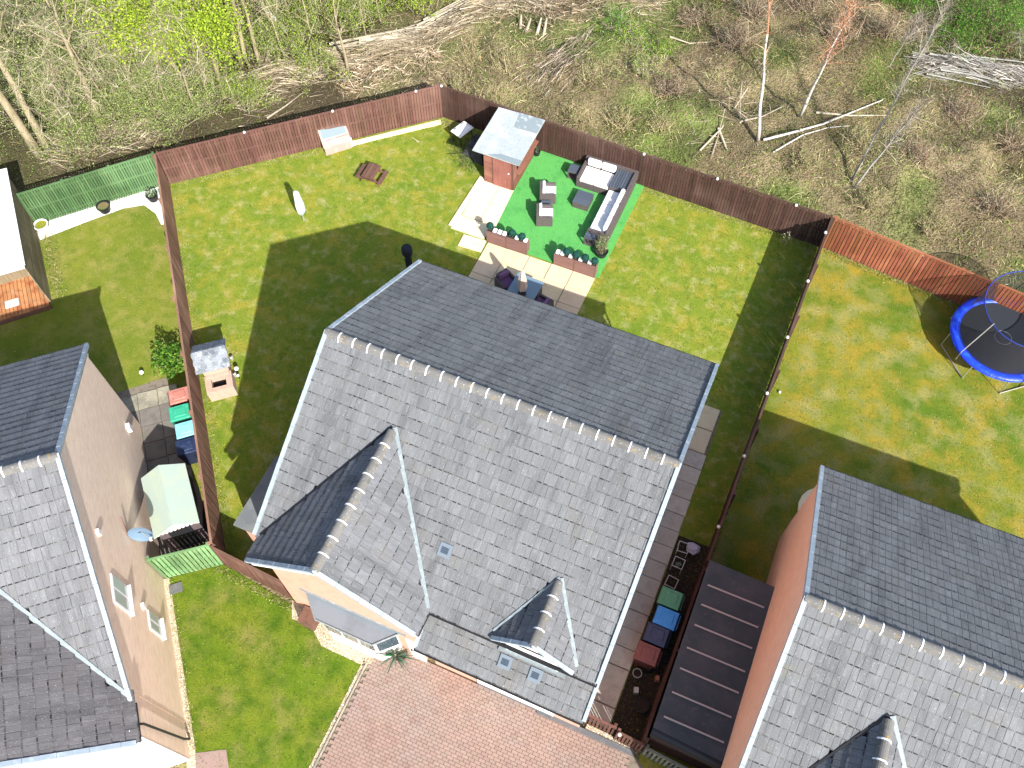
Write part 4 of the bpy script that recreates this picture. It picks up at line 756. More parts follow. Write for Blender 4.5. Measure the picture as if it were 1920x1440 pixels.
def armchair(x, y, label, rz=0.0, cush=m_cush, w_=.62, d_=.72):
    t = thing('armchair', label, 'armchair', (x, y, .055), rz)   # faces +x
    MB().bx(-d_ / 2, d_ / 2, -w_ / 2 + .08, w_ / 2 - .08, .02, .32).build('base', m_rattan, t); MB().bx(-d_ / 2, -d_ / 2 + .1, -w_ / 2 + .09, w_ / 2 - .09, .321, .72).build('backrest', m_rattan, t)
    for s in (-1, 1): MB().bx(-d_ / 2, d_ / 2, s * (w_ / 2 - .04) - .04, s * (w_ / 2 - .04) + .04, .02, .56).build('armrest', m_rattan, t)
    MB().bx(-d_ / 2 + .18, d_ / 2 + .01, -w_ / 2 + .09, w_ / 2 - .09, .325, .44).build('seat_cushion', cush, t, bevel=.03); MB().bx(-d_ / 2 + .105, -d_ / 2 + .22, -w_ / 2 + .1, w_ / 2 - .1, .445, .78).build('back_cushion', cush, t, bevel=.04); return t
g1 = G(1027, 360, .4); g2 = G(1021, 402, .4)
armchair(g1.x, g1.y, 'dark rattan armchair with white cushion, nearer the shed roof, facing the coffee table', math.radians(22), w_=.7, d_=.66); armchair(g2.x, g2.y, 'dark rattan armchair with white cushion, nearer the planters, facing the coffee table', math.radians(22), w_=.7, d_=.66)
g3 = G(1024, 381, .35); st3 = slat_table(g3.x, g3.y, .4, .28, .33, 'small dark rattan side table between the two armchairs', closed=True); st3.rotation_euler = (0, 0, math.radians(22))
# potted plants
def leafy(parent, n, r, h, cols, z0=0, size=.05, name='foliage', up=.4, squash=1.0, mat=None, shell=.3):
    c = unit(RNG.normal(size=(n, 3))) * (shell + (1 - shell) * RNG.random((n, 1)) ** .5); lump = 1 + .35 * np.sin(c[:, :1] * 5 + c[:, 1:2] * 4) * np.cos(c[:, 2:3] * 5); c = c * lump * np.array([r, r, h / 2]); c[:, 2] += z0 + h / 2
    V, F, k = leafquads(c, RNG.uniform(size * .6, size * 1.3, n), up); return npmesh(name, V, F, mat or m_leaf, parent=parent, col=np.repeat(pickcol(n, cols, None, .25), k, 0))
def potplant(u, v, r, h, label, cols, n=260, ph=.6, pot=m_dark, pz=.0, size=.05, fill=m_soild):
    g_ = G(u, v, h); t = thing('potted_plant', label, 'plant pot', (g_.x, g_.y, pz)); MB().lathe([(r * .75, 0), (r, h), (r * 1.06, h), (r * 1.06, h + .02), (r * .9, h + .02), (r * .88, h - .03)], 16).build('pot', pot, t); MB().lathe([(r * .87, h - .035), (r * .87, h - .025)], 14).build('soil', fill, t)
    if n: leafy(t, n, r * .9, ph, cols, h - .05, size); return t
    return t
olive = [(.25, .28, .12), (.35, .38, .2), (.14, .17, .07)]
t = potplant(1128, 470, .26, .3, 'wispy pale leaved shrub in a black pot at the turf corner', olive, 500, .9, size=.035)
tw = MB()
for k in range(14):
    a = random.uniform(0, 6.28); tw.tube([(0, 0, .25), (.12 * math.cos(a), .12 * math.sin(a), .6), (.3 * math.cos(a), .3 * math.sin(a), random.uniform(.8, 1.2))], [.01, .007, .004], 4)
tw.build('stems', m_bark, t)
potplant(1006, 283, .17, .25, 'small dark pot with sparse plant between shed and turf edge by the fence', [(.06, .09, .05), (.12, .14, .1)], 90, .25)
potplant(193, 386, .27, .3, 'black pot of bare brown soil on the white gravel, middle of three', olive, 0, fill=m_fil); potplant(284, 365, .24, .3, 'black pot with variegated green plant on the white gravel by the brown fence', [(.1, .2, .06), (.5, .55, .45)], 200, .3); potplant(76, 421, .28, .3, 'large white pot with yellow green moss on the gravel beside the summer house', [(.3, .32, .08)], 0, pot=m_white, fill=m_lawn)
for (u, v, r, lb) in ((1195, 1262, .14, 'pale round pot in the dark side strip below the brown bin'), (1203, 1322, .22, 'large dark round pot in the shaded side strip near the gate')): potplant(u, v, r, .25, lb, [], 0, pot=(m_alu if r < .2 else m_dark))
# spiky plant by the front door
SPg = G(742, 1236, .5); SP = thing('spiky_plant', 'spiky green palm like plant in a brown pot outside the front door', 'plant pot', (SPg.x, SPg.y + .05, 0))
MB().lathe([(.17, 0), (.24, .45), (.26, .45), (.22, .42)], 14).build('pot', m_wood, SP, (0, .18, 0))
N = 44; an = RNG.random(N) * 6.28; el = RNG.uniform(.0, .9, N); d_ = np.column_stack([np.cos(an) * np.cos(el), np.sin(an) * np.cos(el), np.sin(el)]); V, F, k = ribbons(np.tile([[0, 0, .75]], (N, 1)), d_, RNG.uniform(.45, .85, N), np.full(N, .07), .35, 3)
npmesh('leaf_blades', V, F, m_leaf, parent=SP, col=np.repeat(pickcol(N, [(.03, .16, .07), (.10, .14, .10), (.16, .20, .15)]), k, 0)); MB().tube([(0, .18, .4), (0, 0, .8)], .04, 6).build('stem', m_bark, SP)
# dining set
DT = thing('dining_table', 'square blue grey glass topped rattan dining table on the patio', 'table', (-7.85, 18.72, .055), math.radians(-3))
MB().bx(-.55, .55, -.85, .85, .70, .725).build('table_top', m_tglass, DT); MB().bx(-.5, .5, -.8, .8, .05, .69).build('base', m_rattan, DT)
PS = thing('parasol', 'closed beige garden parasol standing through the glass dining table', 'parasol', (-7.82, 18.72, .06)); MB().tube([(0, 0, .725), (0, 0, 2.0)], .022, 8).build('pole', m_dark, PS); MB().lathe([(.16, .73), (.16, .76), (.05, .8)], 14).build('base', m_dark, PS)
cv = MB(); cv.lathe([(.15, 1.05), (.17, 1.15), (.13, 1.6), (.07, 2.05), (.02, 2.15)], 12); cv.v = [(x * (1 + .25 * ((i % 12) % 2)), y * (1 + .25 * ((i % 12) % 2)), z) for i, (x, y, z) in enumerate(cv.v)]; cv.build('canopy', m_beige, PS)
armchair(-8.72, 19.25, 'dark rattan dining chair with purple cushion left of the glass table', math.radians(-30), m_purple, .66, .62); armchair(-7.0, 18.75, 'dark rattan dining chair with purple cushion right of the glass table', math.radians(168), m_purple, .66, .62)

# ------------------------------------------------------------------ BINS
def make_bin(col, lidcol, label, x, y, rz):
    t = thing('wheelie_bin', label, 'wheelie bin', (x, y, .05), rz, None); mc = M('bin_plastic', col, .45); ml = M('bin_lid_plastic', lidcol, .4, [(6, 3, .55, .75, tuple(min(1, c * 1.25 + .02) for c in lidcol))])
    b = MB(); b.add([(-.21, -.25, .08), (.21, -.25, .08), (.21, .25, .08), (-.21, .25, .08), (-.28, -.34, .98), (.28, -.34, .98), (.28, .34, .98), (-.28, .34, .98)], [(3, 2, 1, 0), (4, 5, 6, 7), (0, 1, 5, 4), (1, 2, 6, 5), (2, 3, 7, 6), (3, 0, 4, 7)]); b.build('body', mc, t)
    ld = MB().box((0, 0, 1.015), (.60, .72, .06), taper=.93).build('lid', ml, t, bevel=.02); MB().box((0, 0.02, 1.055), (.36, .42, .022), taper=.9).build('lid_panel', ml, ld); MB().tube([(-.24, .40, .98), (.24, .40, .98)], .018, 6).build('handle', mc, t)
    for s in (-1, 1): MB().tube([(-.26 if s < 0 else .22, .26, .1), (-.22 if s < 0 else .26, .26, .1)], .1, 12).build('wheel', m_dark, t)
    return t
rb = math.radians(-50) 
for (u, v, c, l, lb) in ((335, 741, (.12, .045, .035), (.42, .17, .13), 'wheelie bin with terracotta lid nearest the green shrub, left neighbour'), (336, 773, (.03, .14, .09), (.04, .34, .20), 'wheelie bin with bright green lid in the left neighbour passage'), (348, 804, (.1, .25, .32), (.22, .60, .72), 'wheelie bin with pale sky blue lid in the left neighbour passage'), (349, 836, (.015, .02, .05), (.018, .03, .075), 'navy blue wheelie bin at the end of the left neighbour row')):
    g_ = G(u, v, 1.08); make_bin(c, l, lb, g_.x, g_.y, math.radians(42 - 90))
for (u, v, c, l, lb) in ((1257, 1121, (.05, .12, .08), (.10, .30, .17), 'wheelie bin with dull green lid in the dark side strip, topmost of four'), (1249, 1158, (.05, .14, .3), (.06, .30, .72), 'wheelie bin with mid blue lid in the dark side strip'), (1231, 1190, (.015, .02, .035), (.05, .065, .12), 'wheelie bin with dark navy lid in the dark side strip'), (1214, 1225, (.09, .03, .025), (.20, .075, .065), 'wheelie bin with maroon lid in the dark side strip, lowest of four')):
    g_ = G(u, v, 1.08); make_bin(c, l, lb, g_.x, g_.y, math.radians(-90))
# square wire frames in the side strip
for i, (u, v, lb) in enumerate(((1281, 1027, 'white wire plant frame beside the crumpled white bag'), (1272, 1056, 'white wire plant frame with a small pale plant inside'), (1259, 1092, 'empty wire plant frame next to the green lidded bin'))):
    g_ = G(u, v, .35); t = thing('plant_frame', lb, 'plant frame', (g_.x, g_.y, 0), random.uniform(-.1, .1))
    for a, b_ in ((-1, -1), (1, -1), (1, 1), (-1, 1)): MB().tube([(a * .17, b_ * .17, 0), (a * .17, b_ * .17, .4)], .012, 4).build('leg', m_cap, t)
    b = MB(); b.tube([(-.17, -.17, .4), (.17, -.17, .4)], .014, 4).tube([(.17, -.17, .4), (.17, .17, .4)], .014, 4).tube([(.17, .17, .4), (-.17, .17, .4)], .014, 4).tube([(-.17, .17, .4), (-.17, -.17, .4)], .014, 4); b.build('rim', m_cap, t)
    if i == 1: leafy(t, 90, .09, .2, [(.35, .5, .38), (.2, .3, .2)], .1, .035)
b = MB().ball((0, 0, .12), .24, 10, 6, .6); b.v = [(x + random.uniform(-.04, .04), y * .8 + random.uniform(-.04, .04), z + random.uniform(-.03, .03)) for x, y, z in b.v]; tag(b.build('plastic_bag', M('white_bag', (.55, .56, .66), .6), None, G(1298, 1031, .1)), 'crumpled white plastic bag on the ground by the wire frames', 'bag')
tag(MB().box((0, 0, .1), (.16, .2, .2), taper=.85).build('small_box', m_alu, None, G(1192, 1296, 0), .3), 'small grey box on the dark soil in the side strip', 'box')
tag(MB().box((0, 0, .13), (.13, .16, .26), taper=.8).build('terracotta_pot', M('terracotta', (.45, .2, .12), .8), None, (1.5, 7.45, 0), .3), 'small broken terracotta pot at the foot of the grey shed wall', 'plant pot')
tag(MB().box((0, 0, .012), (.42, .32, .024)).build('drain_cover', m_kerb, None, G(330, 1103, .02), aL), 'dark square drain cover in the front lawn by the buff wall', 'drain cover')
# ------------------------------------------------------------------ TRAMPOLINE
TC = (9.12, 23.78); TP = thing('trampoline', 'round blue padded trampoline with safety net ring on the right-hand lawn', 'trampoline', (*TC, 0)); nseg = 48; r0_, r1_ = 1.54, 1.86; zt = .88
b = MB(); n = nseg
for r, z in ((r0_, zt), (r0_, zt + .03), ((r0_ + r1_) / 2, zt + .05), (r1_, zt + .03), (r1_ + .01, zt - .05)):
    for k in range(n): t = 6.2832 * k / n; b.v.append((r * math.cos(t), r * math.sin(t), z))
for i in range(4):
    for k in range(n): b.f.append((i * n + k, (i + 1) * n + k, (i + 1) * n + (k + 1) % n, i * n + (k + 1) % n))
b.build('pad', m_blue, TP, smooth=True); MB().lathe([(r0_ + .02, zt - .012), (r0_ + .02, zt - .004)], 48).build('jumping_mat', m_mat, TP)
rg = MB(); rg.tube([(.3 * math.cos(6.2832 * k / 24), .3 * math.sin(6.2832 * k / 24), zt) for k in range(25)], .015, 4); rg.build('centre_ring', M('worn_white_print', (.16, .18, .19), .9), TP)
for k in range(4):
    a = math.radians(200 + 90 * k + 20); a0 = a - .42; a1 = a + .42; R1 = r1_ - .02
    MB().tube([(R1 * math.cos(a0), R1 * math.sin(a0), zt - .05), (R1 * math.cos(a0) * 1.02, R1 * math.sin(a0) * 1.02, .04), (R1 * math.cos(a1) * 1.02, R1 * math.sin(a1) * 1.02, .04), (R1 * math.cos(a1), R1 * math.sin(a1), zt - .05)], .022, 6).build('leg', m_alu, TP)
# enclosure ring leaning: top ring of the net
rc0 = Vector((.30, .40, 2.3)); rr = 1.6; ring_ = [(rc0.x + rr * math.cos(6.2832 * k / 40), rc0.y + rr * math.sin(6.2832 * k / 40), rc0.z + .12 * math.sin(6.2832 * k / 40)) for k in range(41)]
MB().tube(ring_, .02, 6, False).build('net_ring', M('blue_net_hem', (.02, .035, .22), .7), TP)
for a in (225, 300, 20, 95, 155):
    t = math.radians(a); p0 = Vector((r1_ * math.cos(t), r1_ * math.sin(t), .5)); p1 = Vector((rc0.x + rr * math.cos(t), rc0.y + rr * math.sin(t), rc0.z)); MB().tube([p0, p0 + Vector((0, 0, .5)), p1], .018, 6).build('net_pole', m_alu if a == 225 else m_dark, TP)
# net: thin semi transparent sheet
mn = NT('net_mesh'); tr_ = mn.n('ShaderNodeBsdfTransparent'); ms_ = mn.n('ShaderNodeMixShader'); ms_.inputs[0].default_value = .55; mn.b.inputs['Base Color'].default_value = (.02, .02, .025, 1); mn.l(tr_.outputs[0], ms_.inputs[1]); mn.l(mn.b.outputs[0], ms_.inputs[2]); mn.l(ms_.outputs[0], mn.t.nodes['Material Output'].inputs[0])
b = MB(); n = 40
for k in range(n): t = 6.2832 * k / n; b.v.append((1.62 * math.cos(t), 1.62 * math.sin(t), zt + .06))
for k in range(n): b.v.append(ring_[k])
b.f = [(k, (k + 1) % n, n + (k + 1) % n, n + k) for k in range(n)]; b.build('safety_net', mn.m, TP)

# ------------------------------------------------------------------ SHRUB + SAPLING in gardens
g_ = G(325, 684, .3); t = thing('garden_shrub', 'bright green leafy shrub against the fence above the terracotta lidded bin', 'shrub', (g_.x, g_.y, 0)); tw = MB()
for k in range(12): a = random.uniform(0, 6.28); tw.tube([(0, 0, 0), (.3 * math.cos(a), .3 * math.sin(a), .6), (.6 * math.cos(a), .6 * math.sin(a), random.uniform(.8, 1.2))], [.02, .012, .005], 4)
tw.build('stems', m_bark, t); leafy(t, 1500, .62, 1.3, [(.13, .30, .03), (.22, .36, .05), (.06, .16, .02)], .05, .06)
g_ = G(1474, 452, .3); t = thing('sapling', 'tiny bare sapling in the shaded lawn corner by the dark fence', 'sapling', (g_.x, g_.y, 0)); b = MB().tube([(0, 0, 0), (.05, .02, .5), (.0, .1, .8)], [.015, .01, .005], 5).tube([(.04, .02, .45), (.2, .1, .65)], [.008, .004], 4).tube([(.03, .02, .3), (-.15, .12, .5)], [.008, .004], 4); b.build('trunk', m_pole, t); leafy(t, 60, .2, .5, [(.4, .42, .25)], .3, .035)
# weeds and overgrown edges along fences
def edge_weeds(A, B, n, w_, cols, h=(.06, .2)):
    A = np.array(A); B = np.array(B); t = RNG.random((n, 1)); q = A * (1 - t) + B * t + RNG.normal(size=(n, 2)) * w_; b = np.column_stack([q, np.zeros(n)]); V, F, k = ribbons(b, RNG.normal(size=(n, 3)) * .6 + np.array([0, 0, 1.]), RNG.uniform(*h, n), np.full(n, .02), .4, 2)
    npmesh('weeds', V, F, m_blade, col=np.repeat(pickcol(n, cols, None, .3), k, 0), kind='stuff')
tan = [(.48, .42, .24), (.38, .36, .14), (.28, .33, .07), (.20, .26, .04)]
edge_weeds((-23.6, 18.6), (-18.5, 23.2), 2200, .09, tan, (.03, .09)); edge_weeds((-15, 26.4), (-13.4, 26.2), 900, .12, tan); edge_weeds((-5.4, 26.15), (1.8, 25.95), 2600, .09, tan, (.03, .09)); edge_weeds((-23.72, 18.62), (-12.55, 5.42), 3600, .10, tan, (.03, .09))
edge_weeds((2.3, 25.9), (13, 24.6), 2600, .08, tan, (.05, .15)); edge_weeds((-24.05, 18.5), (-12.9, 5.35), 2600, .10, tan, (.03, .09)); edge_weeds((-14.2, 4.3), (-10.5, .1), 900, .06, tan, (.04, .12)); edge_weeds((-13, 5.1), (-10, 4.9), 800, .07, tan, (.05, .14)); edge_weeds((-24.6, 12.1), (-27.5, 14.9), 1500, .15, tan, (.05, .2)); edge_weeds((-13.9, 25.6), (-12.6, 24.4), 900, .25, [(.10, .15, .06), (.16, .2, .1)], (.08, .3))
edge_weeds((1.78, 5.6), (2.0, 25.8), 2500, .04, [(.18, .18, .06), (.10, .13, .03)], (.05, .14))

# ------------------------------------------------------------------ WOODLAND
def zone_cols(x, y):
    "how mossy or tan the scrub is"
    return 1.15 * vnoise(x, y, .3) + .5 * vnoise(x, y, 1.0)
PW = [(-48, 13), (-28.1, 15.1), (-24.2, 19.2), (-15.2, 27.15), (2.0, 26.6), (8, 26.3), (17, 25.2), (17, 52), (-48, 52)]
def scrub(name, n, L, wd, droop, cols_tan, cols_gr, spread, zoff=0.0, cut=.75, mat=None, segs=3):
    q = scatter(PW, n); x, y = q[:, 0], q[:, 1]; zc = zone_cols(x, y) + RNG.normal(size=len(x)) * .15; N = len(x); gmask = zc > cut; col = np.where(gmask[:, None], pickcol(N, cols_gr, None, .3), pickcol(N, cols_tan, None, .3))
    col *= .86 * (.42 + .55 * vnoise(x, y, .5) + .55 * vnoise(x, y, 1.7) ** 1.5 * 1.3)[:, None]; LN = (.55 + .9 * vnoise(x, y, 1.4))
    dkl = np.clip((-17 - x) / 4, 0, 1); col *= (1 - .5 * dkl)[:, None]; col *= np.where(vnoise(x, y, 1.1) < .36, .5, 1)[:, None]; rd_ = np.exp(-((x - .5) ** 2 + (y - 35) ** 2) / 9)[:, None]; col = col * (1 - .5 * rd_) + np.array([.30, .16, .10]) * .5 * rd_; kp = RNG.random(N) > .6 * dkl; x, y, zc, col, LN = x[kp], y[kp], zc[kp], col[kp], LN[kp]; N = len(x)  # left wood shade and dark gaps put into the stem colours
    b = np.column_stack([x, y, wood_h(x, y) + zoff]); d_ = RNG.normal(size=(N, 3)) * spread + np.array([0, 0, 1.0]); V, F, k = ribbons(b, d_, RNG.uniform(*L, N) * LN, np.full(N, wd) * RNG.uniform(.6, 1.4, N), droop, segs)
    npmesh(name, V, F, mat or m_twig, col=np.repeat(col, k, 0), kind='stuff')
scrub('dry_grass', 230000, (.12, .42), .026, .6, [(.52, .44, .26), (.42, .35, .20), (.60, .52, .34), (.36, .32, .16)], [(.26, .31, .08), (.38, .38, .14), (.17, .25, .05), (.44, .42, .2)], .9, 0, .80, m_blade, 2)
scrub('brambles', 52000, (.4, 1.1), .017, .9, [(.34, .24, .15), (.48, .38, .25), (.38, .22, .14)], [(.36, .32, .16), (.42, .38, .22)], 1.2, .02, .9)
q = scatter(PW, 150000); x, y = q[:, 0], q[:, 1]; kk = (zone_cols(x, y) + RNG.normal(size=len(x)) * .14) > .84; q = q[kk]; N = len(q)
V, F, k = leafquads(np.column_stack([q, wood_h(q[:, 0], q[:, 1]) + RNG.uniform(.03, .38, N)]), RNG.uniform(.018, .045, N), 1.2); npmesh('ground_cover', V, F, m_leaf, col=np.repeat(pickcol(N, [(.18, .29, .05), (.28, .36, .08), (.11, .2, .04)], None, .3), k, 0), kind='stuff')

LM = [('the green fence left end', 60, 380), ('the green fence right end', 250, 300), ('the pair of leaning trunks', 90, 250), ('the lime green crown', 320, 60), ('the three brown trunks', 475, 120), ('the peeling dead trunk', 515, 50), ('the brush heap', 520, 170), ('the pale trunk in thicket', 150, 70), ('the top left corner', 20, 20), ('the pole pile near end', 680, 105),
      ('the pole pile far end', 890, 50), ('the upright birch', 1412, 200), ('the slanting birch', 1540, 150), ('the grey pole pile', 1820, 165), ('the brown fence corner', 825, 160), ('the felt roofed shed', 960, 215), ('the corner sofa', 1150, 320), ('the coppice stools', 1000, 92), ('the curved fallen birch', 1540, 272), ('the orange fence', 1700, 450), ('the top right corner', 1900, 30), ('the mossy mound', 1210, 130), ('the trampoline', 1850, 600)]
_used = set()
def where(base, u, v):
    for nm, a, b_ in sorted(LM, key=lambda L: (L[1] - u) ** 2 + (L[2] - v) ** 2)[:12]:
        dx_, dy_ = u - a, v - b_; D_ = math.hypot(dx_, dy_); hx = 'left' if dx_ < -.4 * D_ else 'right' if dx_ > .4 * D_ else ''; hy = 'above' if dy_ < -.4 * D_ else 'below' if dy_ > .4 * D_ else ''
        dr_ = {'left': 'left of', 'right': 'right of', '': ''}[hx] if not hy else hy if not hx else hy + ' and ' + hx + ' of'; q_ = ('just ' if D_ < 42 else '' if D_ < 95 else 'well ') + dr_
        lb = base + ', ' + q_ + ' ' + nm
        if lb not in _used: _used.add(lb); return lb
    return base
def gz(p): return float(wood_h(np.array([p.x]), np.array([p.y]))[0])
def bush(u, v, r, h, label, lcols, tcols, nl, nt, group, size=.035, z=None, nm='bush'):
    label = where(label, u, v); p = G(u, v, 0 if z is None else z); t = thing(nm, label, 'bush', (p.x, p.y, gz(p)), 0, group); N = nt
    an = RNG.random(N) * 6.28; el_ = RNG.uniform(.35, 1.45, N); d_ = np.column_stack([np.cos(an) * np.cos(el_), np.sin(an) * np.cos(el_), np.sin(el_)]); base = np.column_stack([RNG.normal(size=(N, 2)) * r * .25, np.zeros(N)])
    V, F, k = ribbons(base, d_, RNG.uniform(.6, 1.05, N) * h, RNG.uniform(.015, .035, N), .15, 4); C1 = np.repeat(pickcol(N, tcols, None, .25), k, 0)
    # side twigs
    M_ = N * 4; ii = RNG.integers(0, N, M_); tt = RNG.uniform(.4, 1, M_); L_ = h * .8; b2 = base[ii] + d_[ii] * (tt * L_)[:, None]; d2_ = d_[ii] + RNG.normal(size=(M_, 3)) * .7; V2, F2, k2 = ribbons(b2, d2_, RNG.uniform(.15, .5, M_) * h * .5, np.full(M_, .013), .2, 2); C2 = np.repeat(pickcol(M_, tcols, None, .25), k2, 0)
    npmesh('twigs', np.vstack([V, V2]), np.vstack([F, F2 + len(V)]) if F.shape[1] == F2.shape[1] else F, m_twig, parent=t, col=np.vstack([C1, C2]), kind='stuff')
    ji = RNG.integers(0, M_, nl); c = b2[ji] + unit(d2_[ji]) * (RNG.random((nl, 1)) * h * .3) + RNG.normal(size=(nl, 3)) * .10 * h * .5; c[:, 2] = np.abs(c[:, 2]); V, F, k = leafquads(c, RNG.uniform(size * .5, size * 1.3, nl), .5); npmesh('foliage', V, F, m_leaf, parent=t, col=np.repeat(pickcol(nl, lcols, None, .28), k, 0)); return t
twp = [(.36, .31, .21), (.26, .21, .14), (.46, .40, .30)]; twd = [(.20, .13, .09), (.28, .2, .14)]
gl = [(.30, .37, .11), (.36, .43, .13), (.20, .27, .08)]; gy = [(.34, .46, .035), (.26, .38, .03), (.44, .54, .06)]; gv = [(.11, .28, .03), (.18, .38, .04), (.06, .16, .02)]
B_ = [(60, 250), (110, 215), (150, 260), (175, 200), (130, 160), (205, 240), (230, 185), (215, 130), (262, 225), (290, 180), (300, 235), (250, 160), (345, 205), (395, 225), (60, 180), (180, 115), (90, 120), (330, 260), (165, 295), (250, 265), (20, 120), (60, 60), (130, 50), (200, 50)]
nb = ['by the green fence', 'deeper in the wood', 'among the beige trunks', 'near the fence corner', 'in the thicket', 'behind the brown fence']
for i, (u, v) in enumerate(B_): bush(u, v, 1.1, random.uniform(1.7, 2.7), 'twiggy bush with grey green leaves', gl, twp, 3600, 60, 'grey green bushes in the left woodland')
for i, (u, v) in enumerate([(420, 190), (455, 100), (505, 130), (560, 120), (590, 60), (640, 80), (600, 160), (520, 60), (690, 60), (470, 215), (540, 20)]): bush(u, v, 1.0, random.uniform(1.5, 2.4), 'yellow green leafy bush', gy[:2] + gl, twp, 3400, 60, 'yellow green bushes behind the brush piles')
for i, (u, v, h) in enumerate([(700, 20, 2.0), (760, 10, 2.0), (800, 35, 1.6), (850, 5, 1.6), (890, 12, 1.2), (650, 30, 2.2)]): bush(u, v, 1.2, h, 'bright lime weeping bush', gy, twp, 3200, 60, 'lime green bushes above the pole pile')
for i, (u, v, h) in enumerate([(1760, 30, 2.0), (1810, 70, 2.2), (1860, 40, 2.2), (1900, 100, 2.2), (1850, 120, 1.8), (1780, 110, 1.5), (1910, 30, 2.4), (1700, 40, 1.4), (1650, 15, 1.2)]): bush(u, v, 1.2, h, 'vivid green thicket bush', gv, twd, 3000, 60, 'vivid green bushes at the top right')
for i, (u, v, h, c) in enumerate([(1185, 110, 1.3, gy + gv), (1235, 130, 1.0, gy + gv), (1150, 80, 1.1, gv), (1200, 160, .9, gl)]): bush(u, v, 1.1, h, 'low green bramble mound', c, twp, 1900, 60, 'mossy bramble mounds in the clearing', .03)
for i, (u, v, h) in enumerate([(1370, 110, 1.3), (1400, 60, 1.2), (1640, 100, 1.3), (1500, 40, 1.2), (1780, 250, 1.2), (1880, 300, 1.3), (1700, 330, 1.0), (1850, 420, 1.1), (1560, 110, 1.2), (1250, 200, 1.0), (1300, 60, 1.2), (1340, 20, 1.1)]): bush(u, v, 1.1, h, 'leafless dark brown bramble', [(.16, .17, .06), (.24, .18, .1)], twd + twp[:1], 350, 150, 'bare bramble thickets in the clearing', .025)
for i, (u, v, h) in enumerate([(880, 130, .9), (860, 180, .8), (920, 190, .8), (950, 150, .9), (1100, 180, .9), (1080, 240, .8), (1160, 250, .8), (1230, 260, .7), (1500, 330, .8), (1620, 400, .8), (1740, 440, .8), (1600, 300, .9)]): bush(u, v, 1.0, h, 'low tan scrub clump', gl + [(.4, .33, .18)], [(.42, .34, .2), (.30, .24, .14)], 800, 130, 'low scrub clumps behind the dark fence', .025)

def tree(base, top_px, h, r, label, mat=m_bark, crown=None, lean=(0, 0), group=None, branches=7, twigs=True, wob=.12):
    p = G(*base, 0); z0 = gz(p); t = thing('tree', label, 'tree', (p.x, p.y, z0), 0, group); n = 9; pts = []; rad = []
    for i in range(n + 1):
        s = i / n; pts.append(Vector((lean[0] * s + wob * math.sin(s * 5 + r * 90) * s, lean[1] * s + wob * math.cos(s * 4 + base[0]) * s, -.15 + h * s))); rad.append(r * (1 - .75 * s) * (1.25 if i == 0 else 1))
    MB().tube(pts, rad, 8).build('trunk', mat, t, smooth=True); br = MB(); tips = []
    for k in range(branches):
        s = random.uniform(.35, .98); i = int(s * n); a = pts[min(i, n - 1)].lerp(pts[min(i + 1, n)], s * n - i); an = random.uniform(0, 6.28); L = h * random.uniform(.12, .28) * (1.3 - s * .6); d = Vector((math.cos(an), math.sin(an), random.uniform(.5, 1.3))).normalized(); q1 = a + d * L * .5; q2 = a + d * L + Vector((0, 0, .12 * L)); br.tube([a, q1, q2], [r * .3, r * .2, r * .07], 5); tips += [q1, q2]
        for _ in range(4): d2 = (d + Vector([random.gauss(0, .6) for _ in range(3)])).normalized(); s2 = q1.lerp(q2, random.random()); e = s2 + d2 * L * random.uniform(.3, .6); br.tube([s2, e], [r * .09, r * .03], 3, False); tips.append(e)
    br.build('branches', mat, t)
    if crown:
        cz, cr, nl, cols, sz = crown; TT = np.array([tuple(x) for x in tips]) if tips else np.zeros((1, 3)); NC = 26; cen = TT[RNG.integers(0, len(TT), NC)] + RNG.normal(size=(NC, 3)) * cr * .35; c = cen[RNG.integers(0, NC, nl)] + RNG.normal(size=(nl, 3)) * cr * .22
        V, F, k = leafquads(c, RNG.uniform(sz * .6, sz * 1.3, nl), .5); npmesh('crown', V, F, m_leaf, parent=t, col=np.repeat(pickcol(nl, cols, None, .25), k, 0))
        NT_ = 500; b0 = cen[RNG.integers(0, NC, NT_)]; V, F, k = ribbons(b0, RNG.normal(size=(NT_, 3)), RNG.uniform(.3, .9, NT_), np.full(NT_, .014), .1, 2); npmesh('twigs', V, F, m_twig, parent=t, col=np.repeat(pickcol(NT_, twp, None, .2), k, 0), kind='stuff')
    return t
big = [((82, 303), 10, .20, 'leaning beige trunk right behind the green fence, left of a pair', (-.9, .2)), ((100, 299), 10, .17, 'straight mossy trunk right behind the green fence, right of a pair', (.1, .5)), ((36, 155), 9, .15, 'slim beige trunk near the left edge among grey bushes', (-.3, .4)), ((-10, 260), 9, .2, 'pale trunk entering at the left edge above the summer house', (-.4, 0)), ((155, 75), 9, .17, 'tall pale trunk rising from the grey thicket near the top left', (0, .3)), ((88, 72), 8, .10, 'thin pale forked trunk near the top left corner', (0, 0)), ((325, 137), 8, .12, 'beige trunk under the lime green crown', (.1, .2)), ((437, 128), 9, .15, 'pale straight trunk right of the lime green crown', (.2, .2)), ((473, 150), 9, .12, 'brown trunk of a group of three behind the brush pile', (.5, .3)), ((458, 140), 9, .12, 'left brown trunk of a group of three behind the brush pile', (.3, .4)), ((493, 143), 8, .10, 'right brown trunk of a group of three behind the brush pile', (.4, .1)), ((205, 262), 7, .15, 'mossy trunk behind the green fence end', (.2, .3)), ((405, 120), 8, .09, 'thin slanting trunk within the lime green crown', (.1, .2)), ((655, 145), 4, .08, 'thin grey green stem standing by the long pole pile', (0, 0)), ((598, 130), 4.5, .06, 'very thin grey stem at the end of the pole pile', (0, 0))]
